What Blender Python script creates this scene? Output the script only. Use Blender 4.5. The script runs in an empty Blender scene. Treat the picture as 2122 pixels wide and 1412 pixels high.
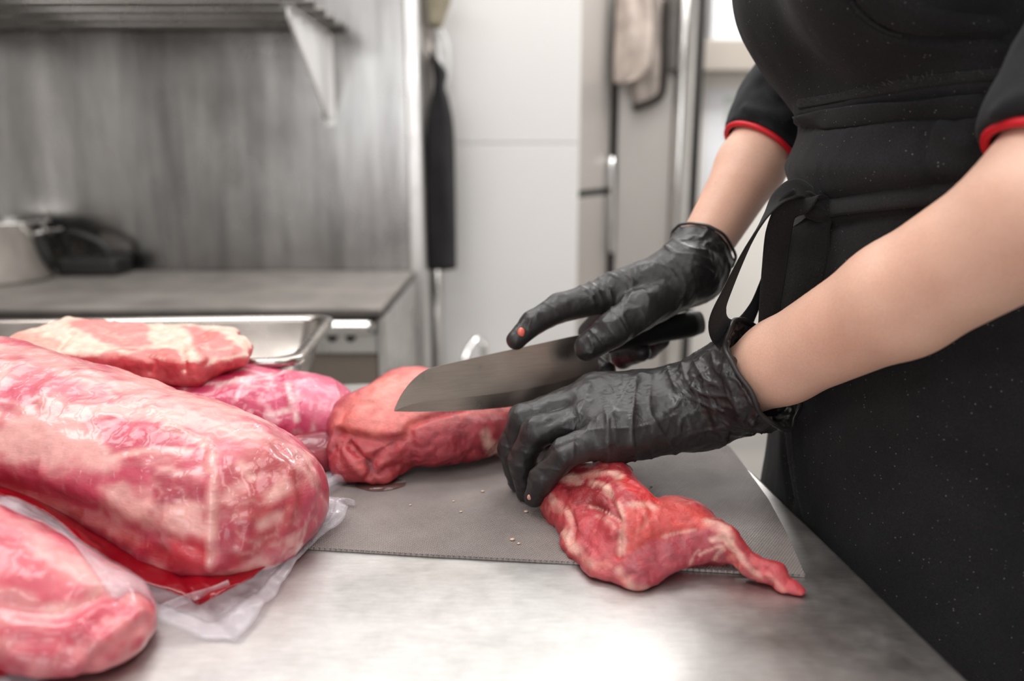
import bpy, bmesh, math, random
import numpy as np
from mathutils import Vector, Matrix
from mathutils.bvhtree import BVHTree

random.seed(7)
rng = np.random.default_rng(7)
scene = bpy.context.scene
COL = scene.collection

# ---------------------------------------------------------------- camera
H0 = 0.88                      # height of the steel table top above the floor
CAMZ = H0 + 0.315
F_PX = 2122 * 28.0 / 36.0
TILT = math.radians(12.7)
cam_d = bpy.data.cameras.new('camera')
cam = bpy.data.objects.new('camera', cam_d)
COL.objects.link(cam)
cam.location = (0, 0, CAMZ)
cam.rotation_euler = (math.radians(90) - TILT, 0, 0)
cam_d.sensor_width = 36.0
cam_d.lens = 28.0
cam_d.clip_start = 0.02
cam_d.dof.use_dof = True
cam_d.dof.focus_distance = 0.69
cam_d.dof.aperture_fstop = 2.7
cam_d.dof.aperture_blades = 0
scene.camera = cam

# ---------------------------------------------------------------- light
world = bpy.data.worlds.new('kitchen_air')
scene.world = world
world.use_nodes = True
world.node_tree.nodes['Background'].inputs[0].default_value = (1.0, 0.985, 0.97, 1)
world.node_tree.nodes['Background'].inputs[1].default_value = 0.30


def area(name, loc, size, power, rot=(0, 0, 0), col=(1, 0.985, 0.97)):
    l = bpy.data.lights.new(name, 'AREA')
    l.shape = 'RECTANGLE'
    l.size, l.size_y = size
    l.energy = power
    l.color = col
    o = bpy.data.objects.new(name, l)
    COL.objects.link(o)
    o.location = loc
    o.rotation_euler = rot
    return o


area('ceiling_panel_light', (-0.75, 0.75, 2.62), (1.2, 0.6), 21)
area('ceiling_panel_light', (0.55, 0.35, 2.62), (0.6, 1.2), 14)
area('ceiling_panel_light', (-0.7, -1.1, 2.62), (1.2, 0.6), 15)
area('ceiling_panel_light', (-0.10, 2.0, 2.62), (2.4, 0.9), 27)
area('ceiling_panel_light', (0.95, 2.85, 2.62), (0.8, 0.5), 30)
area('front_fill_light', (-0.75, -2.25, 1.65), (1.3, 1.1), 16, (math.radians(90), 0, 0), (0.96, 0.98, 1.0))

scene.view_settings.view_transform = 'Standard'
scene.view_settings.look = 'None'
scene.view_settings.exposure = 0.12
scene.view_settings.gamma = 1.0
scene.view_settings.use_curve_mapping = False

scene.cycles.max_bounces = 7
scene.cycles.diffuse_bounces = 4
scene.cycles.glossy_bounces = 4
scene.cycles.transparent_max_bounces = 10
scene.cycles.adaptive_threshold = 0.02

# ---------------------------------------------------------------- geometry helpers
_c, _s = math.cos(TILT), math.sin(TILT)
CAM = np.array([0.0, 0.0, CAMZ])


def ray(px, py):
    dx = (px - 1061.0) / F_PX
    dy = (706.0 - py) / F_PX
    return np.array([dx, dy * _s + _c, dy * _c - _s])


def P(px, py, Y):
    """world point seen at photo pixel (px, py) that stands at distance Y into the room"""
    d = ray(px, py)
    return CAM + d * (Y / d[1])


def G(px, py, z=0.0):
    """world point at height z above the table top"""
    d = ray(px, py)
    return CAM + d * ((H0 + z - CAMZ) / d[2])


def T(x, y, z):
    return np.array([x, y, H0 + z])


def lerp(a, b, t):
    return a + (b - a) * t


def catmull(pts, n=8, closed=False):
    pts = [np.asarray(p, float) for p in pts]
    out = []
    m = len(pts)
    segs = m if closed else m - 1
    for i in range(segs):
        if closed:
            p0, p1, p2, p3 = pts[(i - 1) % m], pts[i], pts[(i + 1) % m], pts[(i + 2) % m]
        else:
            p0, p1, p2, p3 = pts[max(i - 1, 0)], pts[i], pts[i + 1], pts[min(i + 2, m - 1)]
        for k in range(n):
            t = k / n
            out.append(0.5 * ((2 * p1) + (p2 - p0) * t + (2 * p0 - 5 * p1 + 4 * p2 - p3) * t * t + (3 * p1 - p0 - 3 * p2 + p3) * t ** 3))
    if not closed:
        out.append(pts[-1])
    return np.array(out)


def empty(name, loc, label=None, cat=None, group=None):
    o = bpy.data.objects.new(name, None)
    o.empty_display_size = 0.05
    COL.objects.link(o)
    o.location = loc
    if label:
        tag(o, label, cat, group)
    return o


def tag(o, label=None, cat=None, group=None, kind=None):
    if label:
        o['label'] = label
    if cat:
        o['category'] = cat
    if group:
        o['group'] = group
    if kind:
        o['kind'] = kind
    return o


def wloc(o):
    v = Vector((0, 0, 0))
    while o is not None:
        v = v + o.location
        o = o.parent
    return v


def link(name, me, mat=None, parent=None, smooth=True):
    """mesh whose vertices are in world space -> object, origin moved to the parent's base"""
    if mat is not None:
        me.materials.append(mat)
    o = bpy.data.objects.new(name, me)
    COL.objects.link(o)
    if parent is not None:
        w = wloc(parent)
        me.transform(Matrix.Translation(-w))
        o.parent = parent
    if smooth:
        me.polygons.foreach_set('use_smooth', [True] * len(me.polygons))
    me.update()
    return o


def origin_to_base(o):
    """top-level mesh: put the origin at its base centre"""
    me = o.data
    n = len(me.vertices)
    co = np.empty(n * 3)
    me.vertices.foreach_get('co', co)
    co = co.reshape(-1, 3)
    b = Vector(((co[:, 0].min() + co[:, 0].max()) / 2, (co[:, 1].min() + co[:, 1].max()) / 2, co[:, 2].min()))
    me.transform(Matrix.Translation(-b))
    o.location = o.location + b
    return o


def mesh_np(name, v, f):
    """numpy verts (n,3) and quads/tris (m,k)"""
    me = bpy.data.meshes.new(name)
    v = np.asarray(v, np.float32)
    f = np.asarray(f, np.int32)
    k = f.shape[1]
    me.vertices.add(len(v))
    me.vertices.foreach_set('co', v.ravel())
    me.loops.add(f.size)
    me.loops.foreach_set('vertex_index', f.ravel())
    me.polygons.add(len(f))
    me.polygons.foreach_set('loop_start', np.arange(0, f.size, k, dtype=np.int32))
    me.update(calc_edges=True)
    me.validate()
    return me


def bm_to(name, bm, mat, parent=None, smooth=False):
    bmesh.ops.recalc_face_normals(bm, faces=bm.faces[:])
    me = bpy.data.meshes.new(name)
    bm.to_mesh(me)
    bm.free()
    return link(name, me, mat, parent, smooth)


def add_box(bm, lo, hi, bev=0.0, rot=None, piv=None, seg=2):
    lo, hi = Vector(lo), Vector(hi)
    c, s = (lo + hi) / 2, hi - lo
    b2 = bmesh.new()
    bmesh.ops.create_cube(b2, size=1.0)
    for v in b2.verts:
        v.co = Vector((v.co.x * s.x, v.co.y * s.y, v.co.z * s.z))
    if bev > 0:
        bmesh.ops.bevel(b2, geom=b2.edges[:] + b2.verts[:], offset=bev, segments=seg, profile=0.5, affect='EDGES')
    M = Matrix.Translation(c)
    if rot is not None:
        pv = Vector(piv) if piv is not None else c
        M = Matrix.Translation(pv) @ rot @ Matrix.Translation(-pv) @ M
    b2.transform(M)
    tmp = bpy.data.meshes.new('tmp')
    b2.to_mesh(tmp)
    b2.free()
    bm.from_mesh(tmp)
    bpy.data.meshes.remove(tmp)


def box(name, lo, hi, mat, parent=None, bev=0.0, rot=None, piv=None):
    bm = bmesh.new()
    add_box(bm, lo, hi, bev, rot, piv)
    return bm_to(name, bm, mat, parent, smooth=False)


def loft(rings, closed_ring=True, cap=True):
    """rings: list of (k,3) arrays -> verts, faces lists"""
    v = np.concatenate(rings)
    k = len(rings[0])
    f = []
    for i in range(len(rings) - 1):
        for j in range(k if closed_ring else k - 1):
            a = i * k + j
            b = i * k + (j + 1) % k
            f.append((a, b, b + k, a + k))
    faces = f
    if cap and closed_ring:
        faces = f + [tuple(range(k))[::-1], tuple(range((len(rings) - 1) * k, len(rings) * k))]
    return v, faces


def pyd(name, v, f, mat, parent=None, smooth=True):
    me = bpy.data.meshes.new(name)
    me.from_pydata([tuple(x) for x in v], [], [tuple(int(i) for i in q) for q in f])
    bm = bmesh.new()
    bm.from_mesh(me)
    bmesh.ops.recalc_face_normals(bm, faces=bm.faces[:])
    bm.to_mesh(me)
    bm.free()
    return link(name, me, mat, parent, smooth)


def tube(name, pts, rad, mat, parent=None, k=10, wide=None, hint=None, cap=True):
    """sweep an elliptical section along pts; wide = half-width along hint, rad = half-thickness"""
    pts = np.asarray(pts, float)
    n = len(pts)
    rad = np.broadcast_to(np.asarray(rad, float), (n,)) if np.ndim(rad) else np.full(n, rad)
    wide = rad if wide is None else (np.asarray(wide, float) if np.ndim(wide) else np.full(n, wide))
    tan = np.gradient(pts, axis=0)
    tan /= np.linalg.norm(tan, axis=1)[:, None] + 1e-12
    if hint is None:
        hint = np.array([0, 0, 1.0]) if abs(tan[:, 2]).mean() < 0.8 else np.array([1.0, 0, 0])
    hint = np.asarray(hint, float)
    if hint.ndim == 1:
        hint = np.repeat(hint[None], n, 0)
    u = hint - tan * (hint * tan).sum(1)[:, None]
    u /= np.linalg.norm(u, axis=1)[:, None] + 1e-12
    w = np.cross(tan, u)
    a = np.linspace(0, 2 * np.pi, k, endpoint=False)
    rings = []
    for i in range(n):
        rings.append(pts[i] + np.cos(a)[:, None] * u[i] * wide[i] + np.sin(a)[:, None] * w[i] * rad[i])
    v, f = loft(rings, True, cap)
    return pyd(name, v, f, mat, parent)


def lathe(name, prof, c, mat, parent=None, k=32):
    a = np.linspace(0, 2 * np.pi, k, endpoint=False)
    rings = [np.stack([c[0] + r * np.cos(a), c[1] + r * np.sin(a), np.full(k, z)], 1) for r, z in prof]
    v, f = loft(rings, True, True)
    return pyd(name, v, f, mat, parent)


# ---- signed distance modelling ("clay")
def sd_cone(p, a, b, r1, r2):
    a, b = np.asarray(a, np.float32), np.asarray(b, np.float32)
    ba = b - a
    pa = p - a
    t = np.clip((pa @ ba) / (ba @ ba + 1e-12), 0, 1)
    d = pa - t[..., None] * ba
    return np.sqrt((d * d).sum(-1)) - (r1 + (r2 - r1) * t)


def sd_ell(p, c, r, R=None):
    q = p - np.asarray(c, np.float32)
    if R is not None:
        q = q @ np.asarray(R, np.float32)          # columns of R are the ellipsoid's axes
    r = np.asarray(r, np.float32)
    k0 = np.sqrt(((q / r) ** 2).sum(-1))
    k1 = np.sqrt(((q / (r * r)) ** 2).sum(-1)) + 1e-9
    return k0 * (k0 - 1) / k1


def sd_rbox(p, c, h, rad, R=None):
    q = p - np.asarray(c, np.float32)
    if R is not None:
        q = q @ np.asarray(R, np.float32)
    q = np.abs(q) - (np.asarray(h, np.float32) - rad)
    return np.sqrt((np.maximum(q, 0) ** 2).sum(-1)) + np.minimum(q.max(-1), 0) - rad


def sd_plane(p, c, n):
    n = np.asarray(n, np.float32)
    n = n / np.linalg.norm(n)
    return (p - np.asarray(c, np.float32)) @ n


def smin(a, b, k):
    if k <= 0:
        return np.minimum(a, b)
    h = np.maximum(k - np.abs(a - b), 0) / k
    return np.minimum(a, b) - h * h * k * 0.25


def smax(a, b, k):
    return -smin(-a, -b, k)


def rotz(a):
    c, s = math.cos(a), math.sin(a)
    return np.array([[c, -s, 0], [s, c, 0], [0, 0, 1.0]])


def euler(x, y, z):
    return np.array(Matrix.Rotation(z, 3, 'Z') @ Matrix.Rotation(y, 3, 'Y') @ Matrix.Rotation(x, 3, 'X'))


def nets(fn, lo, hi, h):
    """naive surface nets of a signed distance function"""
    lo, hi = np.asarray(lo, float), np.asarray(hi, float)
    BK = 8
    nb = np.ceil((hi - lo) / h / BK).astype(int)
    n = nb * BK
    Fb = np.empty(tuple(nb) + (BK, BK, BK), np.float32)
    cen = np.stack(np.meshgrid(*[lo[i] + (np.arange(nb[i]) * BK + (BK - 1) / 2) * h for i in range(3)], indexing='ij'), -1).astype(np.float32)
    fc = fn(cen)
    Fb[...] = np.where(fc < 0, -1.0, 1.0)[..., None, None, None]
    near = np.argwhere(np.abs(fc) < 0.5 * 1.7321 * BK * h * 1.5 + 2 * h)
    loc = np.stack(np.meshgrid(*[np.arange(BK)] * 3, indexing='ij'), -1).reshape(-1, 3)
    for i in range(0, len(near), 1500):
        nbk = near[i:i + 1500]
        pts = (lo + (nbk[:, None, :] * BK + loc[None]) * h).astype(np.float32)
        Fb[nbk[:, 0], nbk[:, 1], nbk[:, 2]] = fn(pts).reshape(-1, BK, BK, BK)
    Fv = Fb.transpose(0, 3, 1, 4, 2, 5).reshape(n)
    S = Fv < 0
    nc = n - 1
    corners = [(x, y, z) for x in (0, 1) for y in (0, 1) for z in (0, 1)]

    def sl(c):
        return tuple(slice(c[i], c[i] + nc[i]) for i in range(3))
    allin = np.ones(nc, bool)
    anyin = np.zeros(nc, bool)
    for c in corners:
        allin &= S[sl(c)]
        anyin |= S[sl(c)]
    act = anyin & ~allin
    cell = np.argwhere(act)
    cnt = np.zeros(len(cell))
    acc = np.zeros((len(cell), 3))
    for c in corners:
        f0 = Fv[cell[:, 0] + c[0], cell[:, 1] + c[1], cell[:, 2] + c[2]]
        for ax_i in range(3):
            if c[ax_i] == 0:
                d = list(c)
                d[ax_i] = 1
                f1 = Fv[cell[:, 0] + d[0], cell[:, 1] + d[1], cell[:, 2] + d[2]]
                m = (f0 < 0) != (f1 < 0)
                t = np.where(m, f0 / np.where(m, f0 - f1, 1), 0)
                cnt += m
                for k in range(3):
                    acc[:, k] += np.where(m, c[k] + (t if k == ax_i else 0), 0)
    idx = np.full(nc, -1, np.int64)
    idx[act] = np.arange(len(cell))
    verts = lo + (cell + acc / cnt[:, None]) * h
    quads = []
    for a in range(3):
        b, c = (a + 1) % 3, (a + 2) % 3
        s0 = [slice(None)] * 3
        s1 = [slice(None)] * 3
        s0[a] = slice(0, n[a] - 1)
        s1[a] = slice(1, n[a])
        e = S[tuple(s0)] != S[tuple(s1)]
        sgn = S[tuple(s0)]
        lim = [slice(None)] * 3
        lim[b] = slice(1, n[b] - 1)
        lim[c] = slice(1, n[c] - 1)
        pos = np.argwhere(e[tuple(lim)])
        sg = sgn[tuple(lim)][e[tuple(lim)]]
        pos[:, b] += 1
        pos[:, c] += 1

        def ci(db, dc):
            q = pos.copy()
            q[:, b] -= db
            q[:, c] -= dc
            return idx[q[:, 0], q[:, 1], q[:, 2]]
        q = np.stack([ci(1, 1), ci(0, 1), ci(0, 0), ci(1, 0)], 1)
        q[~sg] = q[~sg][:, ::-1]
        quads.append(q)
    return verts, np.concatenate(quads)


def vnormals(v, q):
    fn = np.cross(v[q[:, 2]] - v[q[:, 0]], v[q[:, 3]] - v[q[:, 1]])
    qf = q.T.ravel()
    n = np.stack([np.bincount(qf, np.tile(fn[:, k], 4), len(v)) for k in range(3)], 1)
    return n / (np.linalg.norm(n, axis=1)[:, None] + 1e-15)


def relax(v, q, it=1, lam=0.5):
    for _ in range(it):
        a = np.concatenate([q.T.ravel(), np.roll(q, -1, 1).T.ravel()])
        b = np.concatenate([np.roll(q, -1, 1).T.ravel(), q.T.ravel()])
        c = np.bincount(a, minlength=len(v))
        s = np.stack([np.bincount(a, v[b, k], len(v)) for k in range(3)], 1)
        v = v + lam * (s / np.maximum(c, 1)[:, None] - v)
    return v


def _hash(i, j, k, seed):
    x = (i * 374761393 + j * 668265263 + k * 2147483647 + seed * 1274126177) & 0xFFFFFFFF
    x = ((x ^ (x >> 13)) * 1274126177) & 0xFFFFFFFF
    x = x ^ (x >> 16)
    return (x & 0xFFFF) / 32767.5 - 1.0


def vnoise(p, seed=0):
    """value noise in [-1, 1]"""
    i = np.floor(p).astype(np.int64)
    f = p - i
    u = f * f * f * (f * (f * 6 - 15) + 10)
    r = 0
    for dx in (0, 1):
        for dy in (0, 1):
            for dz in (0, 1):
                w = (u[:, 0] if dx else 1 - u[:, 0]) * (u[:, 1] if dy else 1 - u[:, 1]) * (u[:, 2] if dz else 1 - u[:, 2])
                r = r + w * _hash(i[:, 0] + dx, i[:, 1] + dy, i[:, 2] + dz, seed)
    return r


def fbm(p, freq, oct=3, seed=0, gain=0.5):
    r, a, tot = 0, 1.0, 0
    for o in range(oct):
        r = r + a * vnoise(p * freq + 17.3 * o, seed + o)
        tot += a
        a *= gain
        freq *= 2.03
    return r / tot


class Clay:
    """a sculpted mesh: surface nets, then strokes pressed or painted on it"""

    def __init__(self, fn, lo, hi, h, smooth=1):
        self.v, self.q = nets(fn, lo, hi, h)
        if smooth:
            self.v = relax(self.v, self.q, smooth)
        self.col = None
        self.refresh()

    def refresh(self):
        self.n = vnormals(self.v, self.q)
        self.bvh = None

    def tree(self):
        if self.bvh is None:
            self.bvh = BVHTree.FromPolygons([tuple(x) for x in self.v], self.q.tolist())
        return self.bvh

    def on(self, px, py):
        d = ray(px, py)
        hit = self.tree().ray_cast(Vector(CAM), Vector(d).normalized())
        return None if hit[0] is None else np.array(hit[0])

    def trace(self, pix, step=7.0):
        """pixel polyline -> points on this surface"""
        pts = catmull([np.array(p, float) for p in pix], 6) if len(pix) > 2 else np.array(pix, float)
        out = []
        for a, b in zip(pts[:-1], pts[1:]):
            m = max(1, int(np.linalg.norm(b - a) / step))
            for t in range(m):
                h = self.on(*(a + (b - a) * t / m))
                if h is not None:
                    out.append(h)
        h = self.on(*pts[-1])
        if h is not None:
            out.append(h)
        return np.array(out) if out else np.zeros((0, 3))

    def dist(self, pts, reach=0.05):
        d = np.full(len(self.v), 1e9)
        m = np.all((self.v > pts.min(0) - reach) & (self.v < pts.max(0) + reach), axis=1)
        w = self.v[m]
        e2 = np.full(len(w), 1e9)
        for p in pts:
            e = w - p
            e2 = np.minimum(e2, np.einsum('ij,ij->i', e, e))
        d[m] = np.sqrt(e2)
        return d

    def press(self, pix, amp, width, world=None, sharp=2.0, step=7.0, taper=False):
        """ridge (amp > 0) or groove (amp < 0) along a line on the surface"""
        pts = self.trace(pix, step) if world is None else np.asarray(world)
        if len(pts) == 0:
            return
        d = self.dist(pts, width * 3.2)
        w = amp * np.exp(-np.minimum(d / width, 9.0) ** sharp)
        if taper:
            w = w * (0.55 + 0.6 * fbm(self.v, 70, 2, 77))
        self.v = self.v + self.n * w[:, None]

    def disp(self, a):
        self.v = self.v + self.n * a[:, None]
        self.refresh()

    def fill(self, c):
        self.col = np.repeat(np.array([c], float), len(self.v), 0)

    def blend(self, c, w):
        w = np.clip(w, 0, 1)[:, None]
        self.col = self.col * (1 - w) + np.array(c, float) * w

    def paint(self, pix, width, c, s=1.0, wob=0.35, freq=90, world=None, seed=3):
        pts = self.trace(pix) if world is None else np.asarray(world)
        if len(pts) == 0:
            return
        d = self.dist(pts, width * 4) + width * wob * fbm(self.v, freq, 3, seed)
        nz = np.clip(0.85 + 0.7 * fbm(self.v, freq * 0.9, 2, seed + 4), 0.4, 1)
        self.blend(c, s * np.clip(1.35 - d / width, 0, 1) * nz)

    def patch(self, pix, c, s=1.0, edge=0.004, wob=0.006, freq=70, seed=5):
        """closed pixel polygon filled with a colour on the camera-side surface"""
        poly = catmull([np.array(p, float) for p in pix], 5, True)
        e = self.v - CAM
        z = e[:, 1] * _c - e[:, 2] * _s
        sx = 1061 + F_PX * e[:, 0] / z
        sy = 706 - F_PX * (e[:, 1] * _s + e[:, 2] * _c) / z
        w = wob * F_PX / z
        sx = sx + w * fbm(self.v, freq, 3, seed)
        sy = sy + w * fbm(self.v, freq, 3, seed + 9)
        ins = np.zeros(len(self.v), bool)
        dmin = np.full(len(self.v), 1e9)
        for a, b in zip(poly, np.roll(poly, -1, 0)):
            cond = (a[1] > sy) != (b[1] > sy)
            xx = (b[0] - a[0]) * (sy - a[1]) / ((b[1] - a[1]) if b[1] != a[1] else 1e-9) + a[0]
            ins ^= cond & (sx < xx)
            ab = b - a
            t = np.clip(((sx - a[0]) * ab[0] + (sy - a[1]) * ab[1]) / (ab @ ab + 1e-9), 0, 1)
            dmin = np.minimum(dmin, np.hypot(sx - a[0] - t * ab[0], sy - a[1] - t * ab[1]))
        sd = np.where(ins, dmin, -dmin) * z / F_PX
        face = np.clip((-(self.n * e).sum(1) / np.linalg.norm(e, axis=1) + 0.35) * 3, 0, 1)
        self.blend(c, s * np.clip(sd / edge + 0.5, 0, 1) * face)

    def make(self, name, mat, parent=None):
        me = mesh_np(name, self.v, self.q)
        if self.col is not None:
            a = me.color_attributes.new('tint', 'FLOAT_COLOR', 'POINT')
            c = np.ones((len(self.v), 4), np.float32)
            c[:, :3] = np.clip(self.col, 0, 1)
            a.data.foreach_set('color', c.ravel())
        return link(name, me, mat, parent)


def srgb(r, g, b):
    def f(u):
        u /= 255.0
        return u / 12.92 if u <= 0.04045 else ((u + 0.055) / 1.055) ** 2.4
    return (f(r), f(g), f(b))


# ---------------------------------------------------------------- materials
class NT:
    def __init__(self, name):
        self.m = bpy.data.materials.new(name)
        self.m.use_nodes = True
        self.t = self.m.node_tree
        self.t.nodes.clear()
        self.out = self.t.nodes.new('ShaderNodeOutputMaterial')

    def n(self, kind, **kw):
        x = self.t.nodes.new('ShaderNode' + kind)
        for k, v in kw.items():
            if k.startswith('_'):
                setattr(x, k[1:], v)
            else:
                key = int(k[1:]) if k[0] == 'i' and k[1:].isdigit() else k.replace('__', ' ')
                x.inputs[key].default_value = v
        return x

    def l(self, a, b):
        self.t.links.new(a, b)

    def bsdf(self, **kw):
        b = self.n('BsdfPrincipled')
        for k, v in kw.items():
            b.inputs[k.replace('__', ' ')].default_value = v
        self.l(b.outputs[0], self.out.inputs[0])
        return b

    def coords(self, scale=(1, 1, 1), rot=(0, 0, 0)):
        tc = self.n('TexCoord')
        mp = self.n('Mapping')
        mp.inputs['Scale'].default_value = scale
        mp.inputs['Rotation'].default_value = rot
        self.l(tc.outputs['Object'], mp.inputs['Vector'])
        return mp.outputs[0]

    def noise(self, vec, scale, detail=3.0, rough=0.5):
        x = self.n('TexNoise')
        x.inputs['Scale'].default_value = scale
        x.inputs['Detail'].default_value = detail
        x.inputs['Roughness'].default_value = rough
        self.l(vec, x.inputs['Vector'])
        return x.outputs['Fac']

    def ramp(self, fac, stops):
        r = self.n('ValToRGB')
        el = r.color_ramp.elements
        while len(el) < len(stops):
            el.new(0.5)
        for e, (p, c) in zip(el, stops):
            e.position = p
            e.color = (c if len(c) == 4 else tuple(c) + (1,)) if hasattr(c, '__len__') else (c, c, c, 1)
        self.l(fac, r.inputs[0])
        return r.outputs[0]

    def bump(self, height, strength, dist, bs, nrm=None):
        b = self.n('Bump')
        b.inputs['Strength'].default_value = strength
        b.inputs['Distance'].default_value = dist
        self.l(height, b.inputs['Height'])
        if nrm is not None:
            self.l(nrm, b.inputs['Normal'])
        if bs is not None:
            self.l(b.outputs[0], bs.inputs['Normal'])
        return b.outputs[0]

    def mix(self, fac, a, b, mode='MIX'):
        x = self.n('Mix', _data_type='RGBA', _blend_type=mode)
        if isinstance(fac, (int, float)):
            x.inputs[0].default_value = fac
        else:
            self.l(fac, x.inputs[0])
        for s, v in ((6, a), (7, b)):
            if hasattr(v, 'links'):
                self.l(v, x.inputs[s])
            else:
                x.inputs[s].default_value = tuple(v) + (1,) if len(v) == 3 else v
        return x.outputs[2]


def m_steel(name, col, rough, streak=(1, 1, 40), amp=0.08, blot=0.1, bscale=6.0, bump=0.0, rvar=0.1):
    m = NT(name)
    b = m.bsdf(Metallic=1.0)
    v = m.coords(streak)
    n1 = m.noise(v, 9.0, 4.0, 0.6)
    n2 = m.noise(m.coords(), bscale, 4.0, 0.6)
    c = m.ramp(n1, [(0.3, tuple(x * (1 - amp) for x in col)), (0.7, tuple(min(1, x * (1 + amp)) for x in col))])
    c2 = m.ramp(n2, [(0.3, 1 - blot), (0.7, 1.0)])
    m.l(m.mix(1.0, c, c2, 'MULTIPLY'), b.inputs['Base Color'])
    r = m.ramp(n2, [(0.3, max(0.03, rough - rvar)), (0.7, rough + rvar)])
    m.l(r, b.inputs['Roughness'])
    if bump:
        m.bump(n1, bump, 0.001, b)
    return m.m


def m_plain(name, col, rough=0.5, metal=0.0, blot=0.08, scale=8.0, bump=0.0, bscale=200.0, coat=0.0, spec=0.5):
    m = NT(name)
    b = m.bsdf(Roughness=rough, Metallic=metal)
    b.inputs['Coat Weight'].default_value = coat
    b.inputs['Specular IOR Level'].default_value = spec
    n = m.noise(m.coords(), scale, 3.0)
    c = m.ramp(n, [(0.25, tuple(x * (1 - blot) for x in col)), (0.75, tuple(min(1, x * (1 + blot)) for x in col))])
    m.l(c, b.inputs['Base Color'])
    if bump:
        m.bump(m.noise(m.coords(), bscale, 2.0), bump, 0.001, b)
    return m.m


def m_cloth(name, col, speck=0.0, twill=1500.0, bump=0.35, rough=0.9, fold=0.0):
    m = NT(name)
    b = m.bsdf(Roughness=rough)
    b.inputs['Specular IOR Level'].default_value = 0.25
    b.inputs['Sheen Weight'].default_value = 0.05
    b.inputs['Sheen Roughness'].default_value = 0.5
    vec = m.coords()
    n = m.noise(vec, 14.0, 5.0, 0.65)
    c = m.ramp(n, [(0.3, tuple(x * 0.72 for x in col)), (0.7, tuple(x * 1.3 for x in col))])
    fz = m.noise(vec, 900.0, 2.0, 0.7)
    c = m.mix(1.0, c, m.ramp(fz, [(0.35, 0.65), (0.65, 1.35)]), 'MULTIPLY')
    if speck:
        vo = m.n('TexVoronoi')
        vo.inputs['Scale'].default_value = 330.0
        m.l(vec, vo.inputs['Vector'])
        sp = m.ramp(vo.outputs['Distance'], [(0.0, 1.0), (0.13, 1.0), (0.19, 0.0)])
        rn = m.n('SeparateColor')
        m.l(vo.outputs['Color'], rn.inputs[0])
        keep = m.ramp(rn.outputs[0], [(0.80, 0.0), (0.90, 1.0)])
        mul = m.n('Math', _operation='MULTIPLY')
        m.l(sp, mul.inputs[0])
        m.l(keep, mul.inputs[1])
        mul2 = m.n('Math', _operation='MULTIPLY')
        m.l(mul.outputs[0], mul2.inputs[0])
        mul2.inputs[1].default_value = speck
        c = m.mix(mul2.outputs[0], c, (0.30, 0.28, 0.26))
    m.l(c, b.inputs['Base Color'])
    w = m.noise(m.coords((1, 1, 0.45), (0.6, 0.6, 0)), twill, 2.0, 0.6)
    nr = m.bump(w, bump, 0.0007, None)
    if fold:
        nr = m.bump(m.noise(vec, 22.0, 4.0, 0.55), fold, 0.01, None, nr)
    m.l(nr, b.inputs['Normal'])
    return m.m


def m_meat(name, rough=0.28, coat=0.5, fib=(60, 60, 400), bump=0.35, sss=0.12, marb=0.25, crough=0.08, wrinkle=0.0):
    m = NT(name)
    b = m.bsdf(Roughness=rough)
    b.inputs['Coat Weight'].default_value = coat
    b.inputs['Coat Roughness'].default_value = crough
    b.inputs['Subsurface Weight'].default_value = sss
    b.inputs['Subsurface Radius'].default_value = (1.0, 0.3, 0.2)
    b.inputs['Subsurface Scale'].default_value = 0.006
    at = m.n('VertexColor', _layer_name='tint')
    vec = m.coords()
    n1 = m.noise(vec, 120.0, 5.0, 0.65)
    c = m.mix(1.0, at.outputs[0], m.ramp(n1, [(0.28, 1 - marb), (0.72, 1.0 + marb * 0.6)]), 'MULTIPLY')
    m.l(c, b.inputs['Base Color'])
    n2 = m.noise(m.coords(fib), 6.0, 4.0, 0.6)
    nr = m.bump(n2, bump, 0.002, None)
    nr = m.bump(m.noise(vec, 55.0, 3.0), bump * 0.6, 0.004, None, nr)
    if wrinkle:
        w = m.n('TexWave', _wave_type='BANDS', _bands_direction='X')
        w.inputs['Scale'].default_value = 22.0
        w.inputs['Distortion'].default_value = 14.0
        w.inputs['Detail'].default_value = 3.0
        w.inputs['Detail Scale'].default_value = 1.2
        m.l(vec, w.inputs['Vector'])
        cn = m.bump(m.ramp(w.outputs['Fac'], [(0.0, 1.0), (0.16, 0.0), (1.0, 0.0)]), wrinkle, 0.002, None)
        cn = m.bump(m.noise(vec, 70.0, 3.0), wrinkle * 0.5, 0.003, None, cn)
        m.l(cn, b.inputs['Coat Normal'])
    else:
        m.l(nr, b.inputs['Coat Normal'])
    m.l(nr, b.inputs['Normal'])
    return m.m
# ---------------------------------------------------------------- shared materials
M_TABLE = None


def make_table_mat():
    m = NT('worn_table_steel')
    b = m.bsdf(Metallic=1.0)
    vec = m.coords()
    n1 = m.noise(m.coords((8, 40, 1), (0, 0, 0.3)), 7.0, 6.0, 0.75)
    n2 = m.noise(vec, 14.0, 5.0, 0.65)
    n3 = m.noise(vec, 45.0, 4.0, 0.7)
    c = m.ramp(n1, [(0.3, srgb(190, 187, 185)), (0.7, srgb(208, 206, 204))])
    c = m.mix(1.0, c, m.ramp(n2, [(0.3, 0.78), (0.68, 1.0)]), 'MULTIPLY')
    c = m.mix(1.0, c, m.ramp(n3, [(0.3, 0.9), (0.6, 1.0)]), 'MULTIPLY')
    m.l(c, b.inputs['Base Color'])
    m.l(m.ramp(n2, [(0.3, 0.34), (0.7, 0.48)]), b.inputs['Roughness'])
    nr = m.bump(n1, 0.06, 0.0005, None)
    m.bump(n3, 0.12, 0.0006, b, nr)
    return m.m


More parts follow.
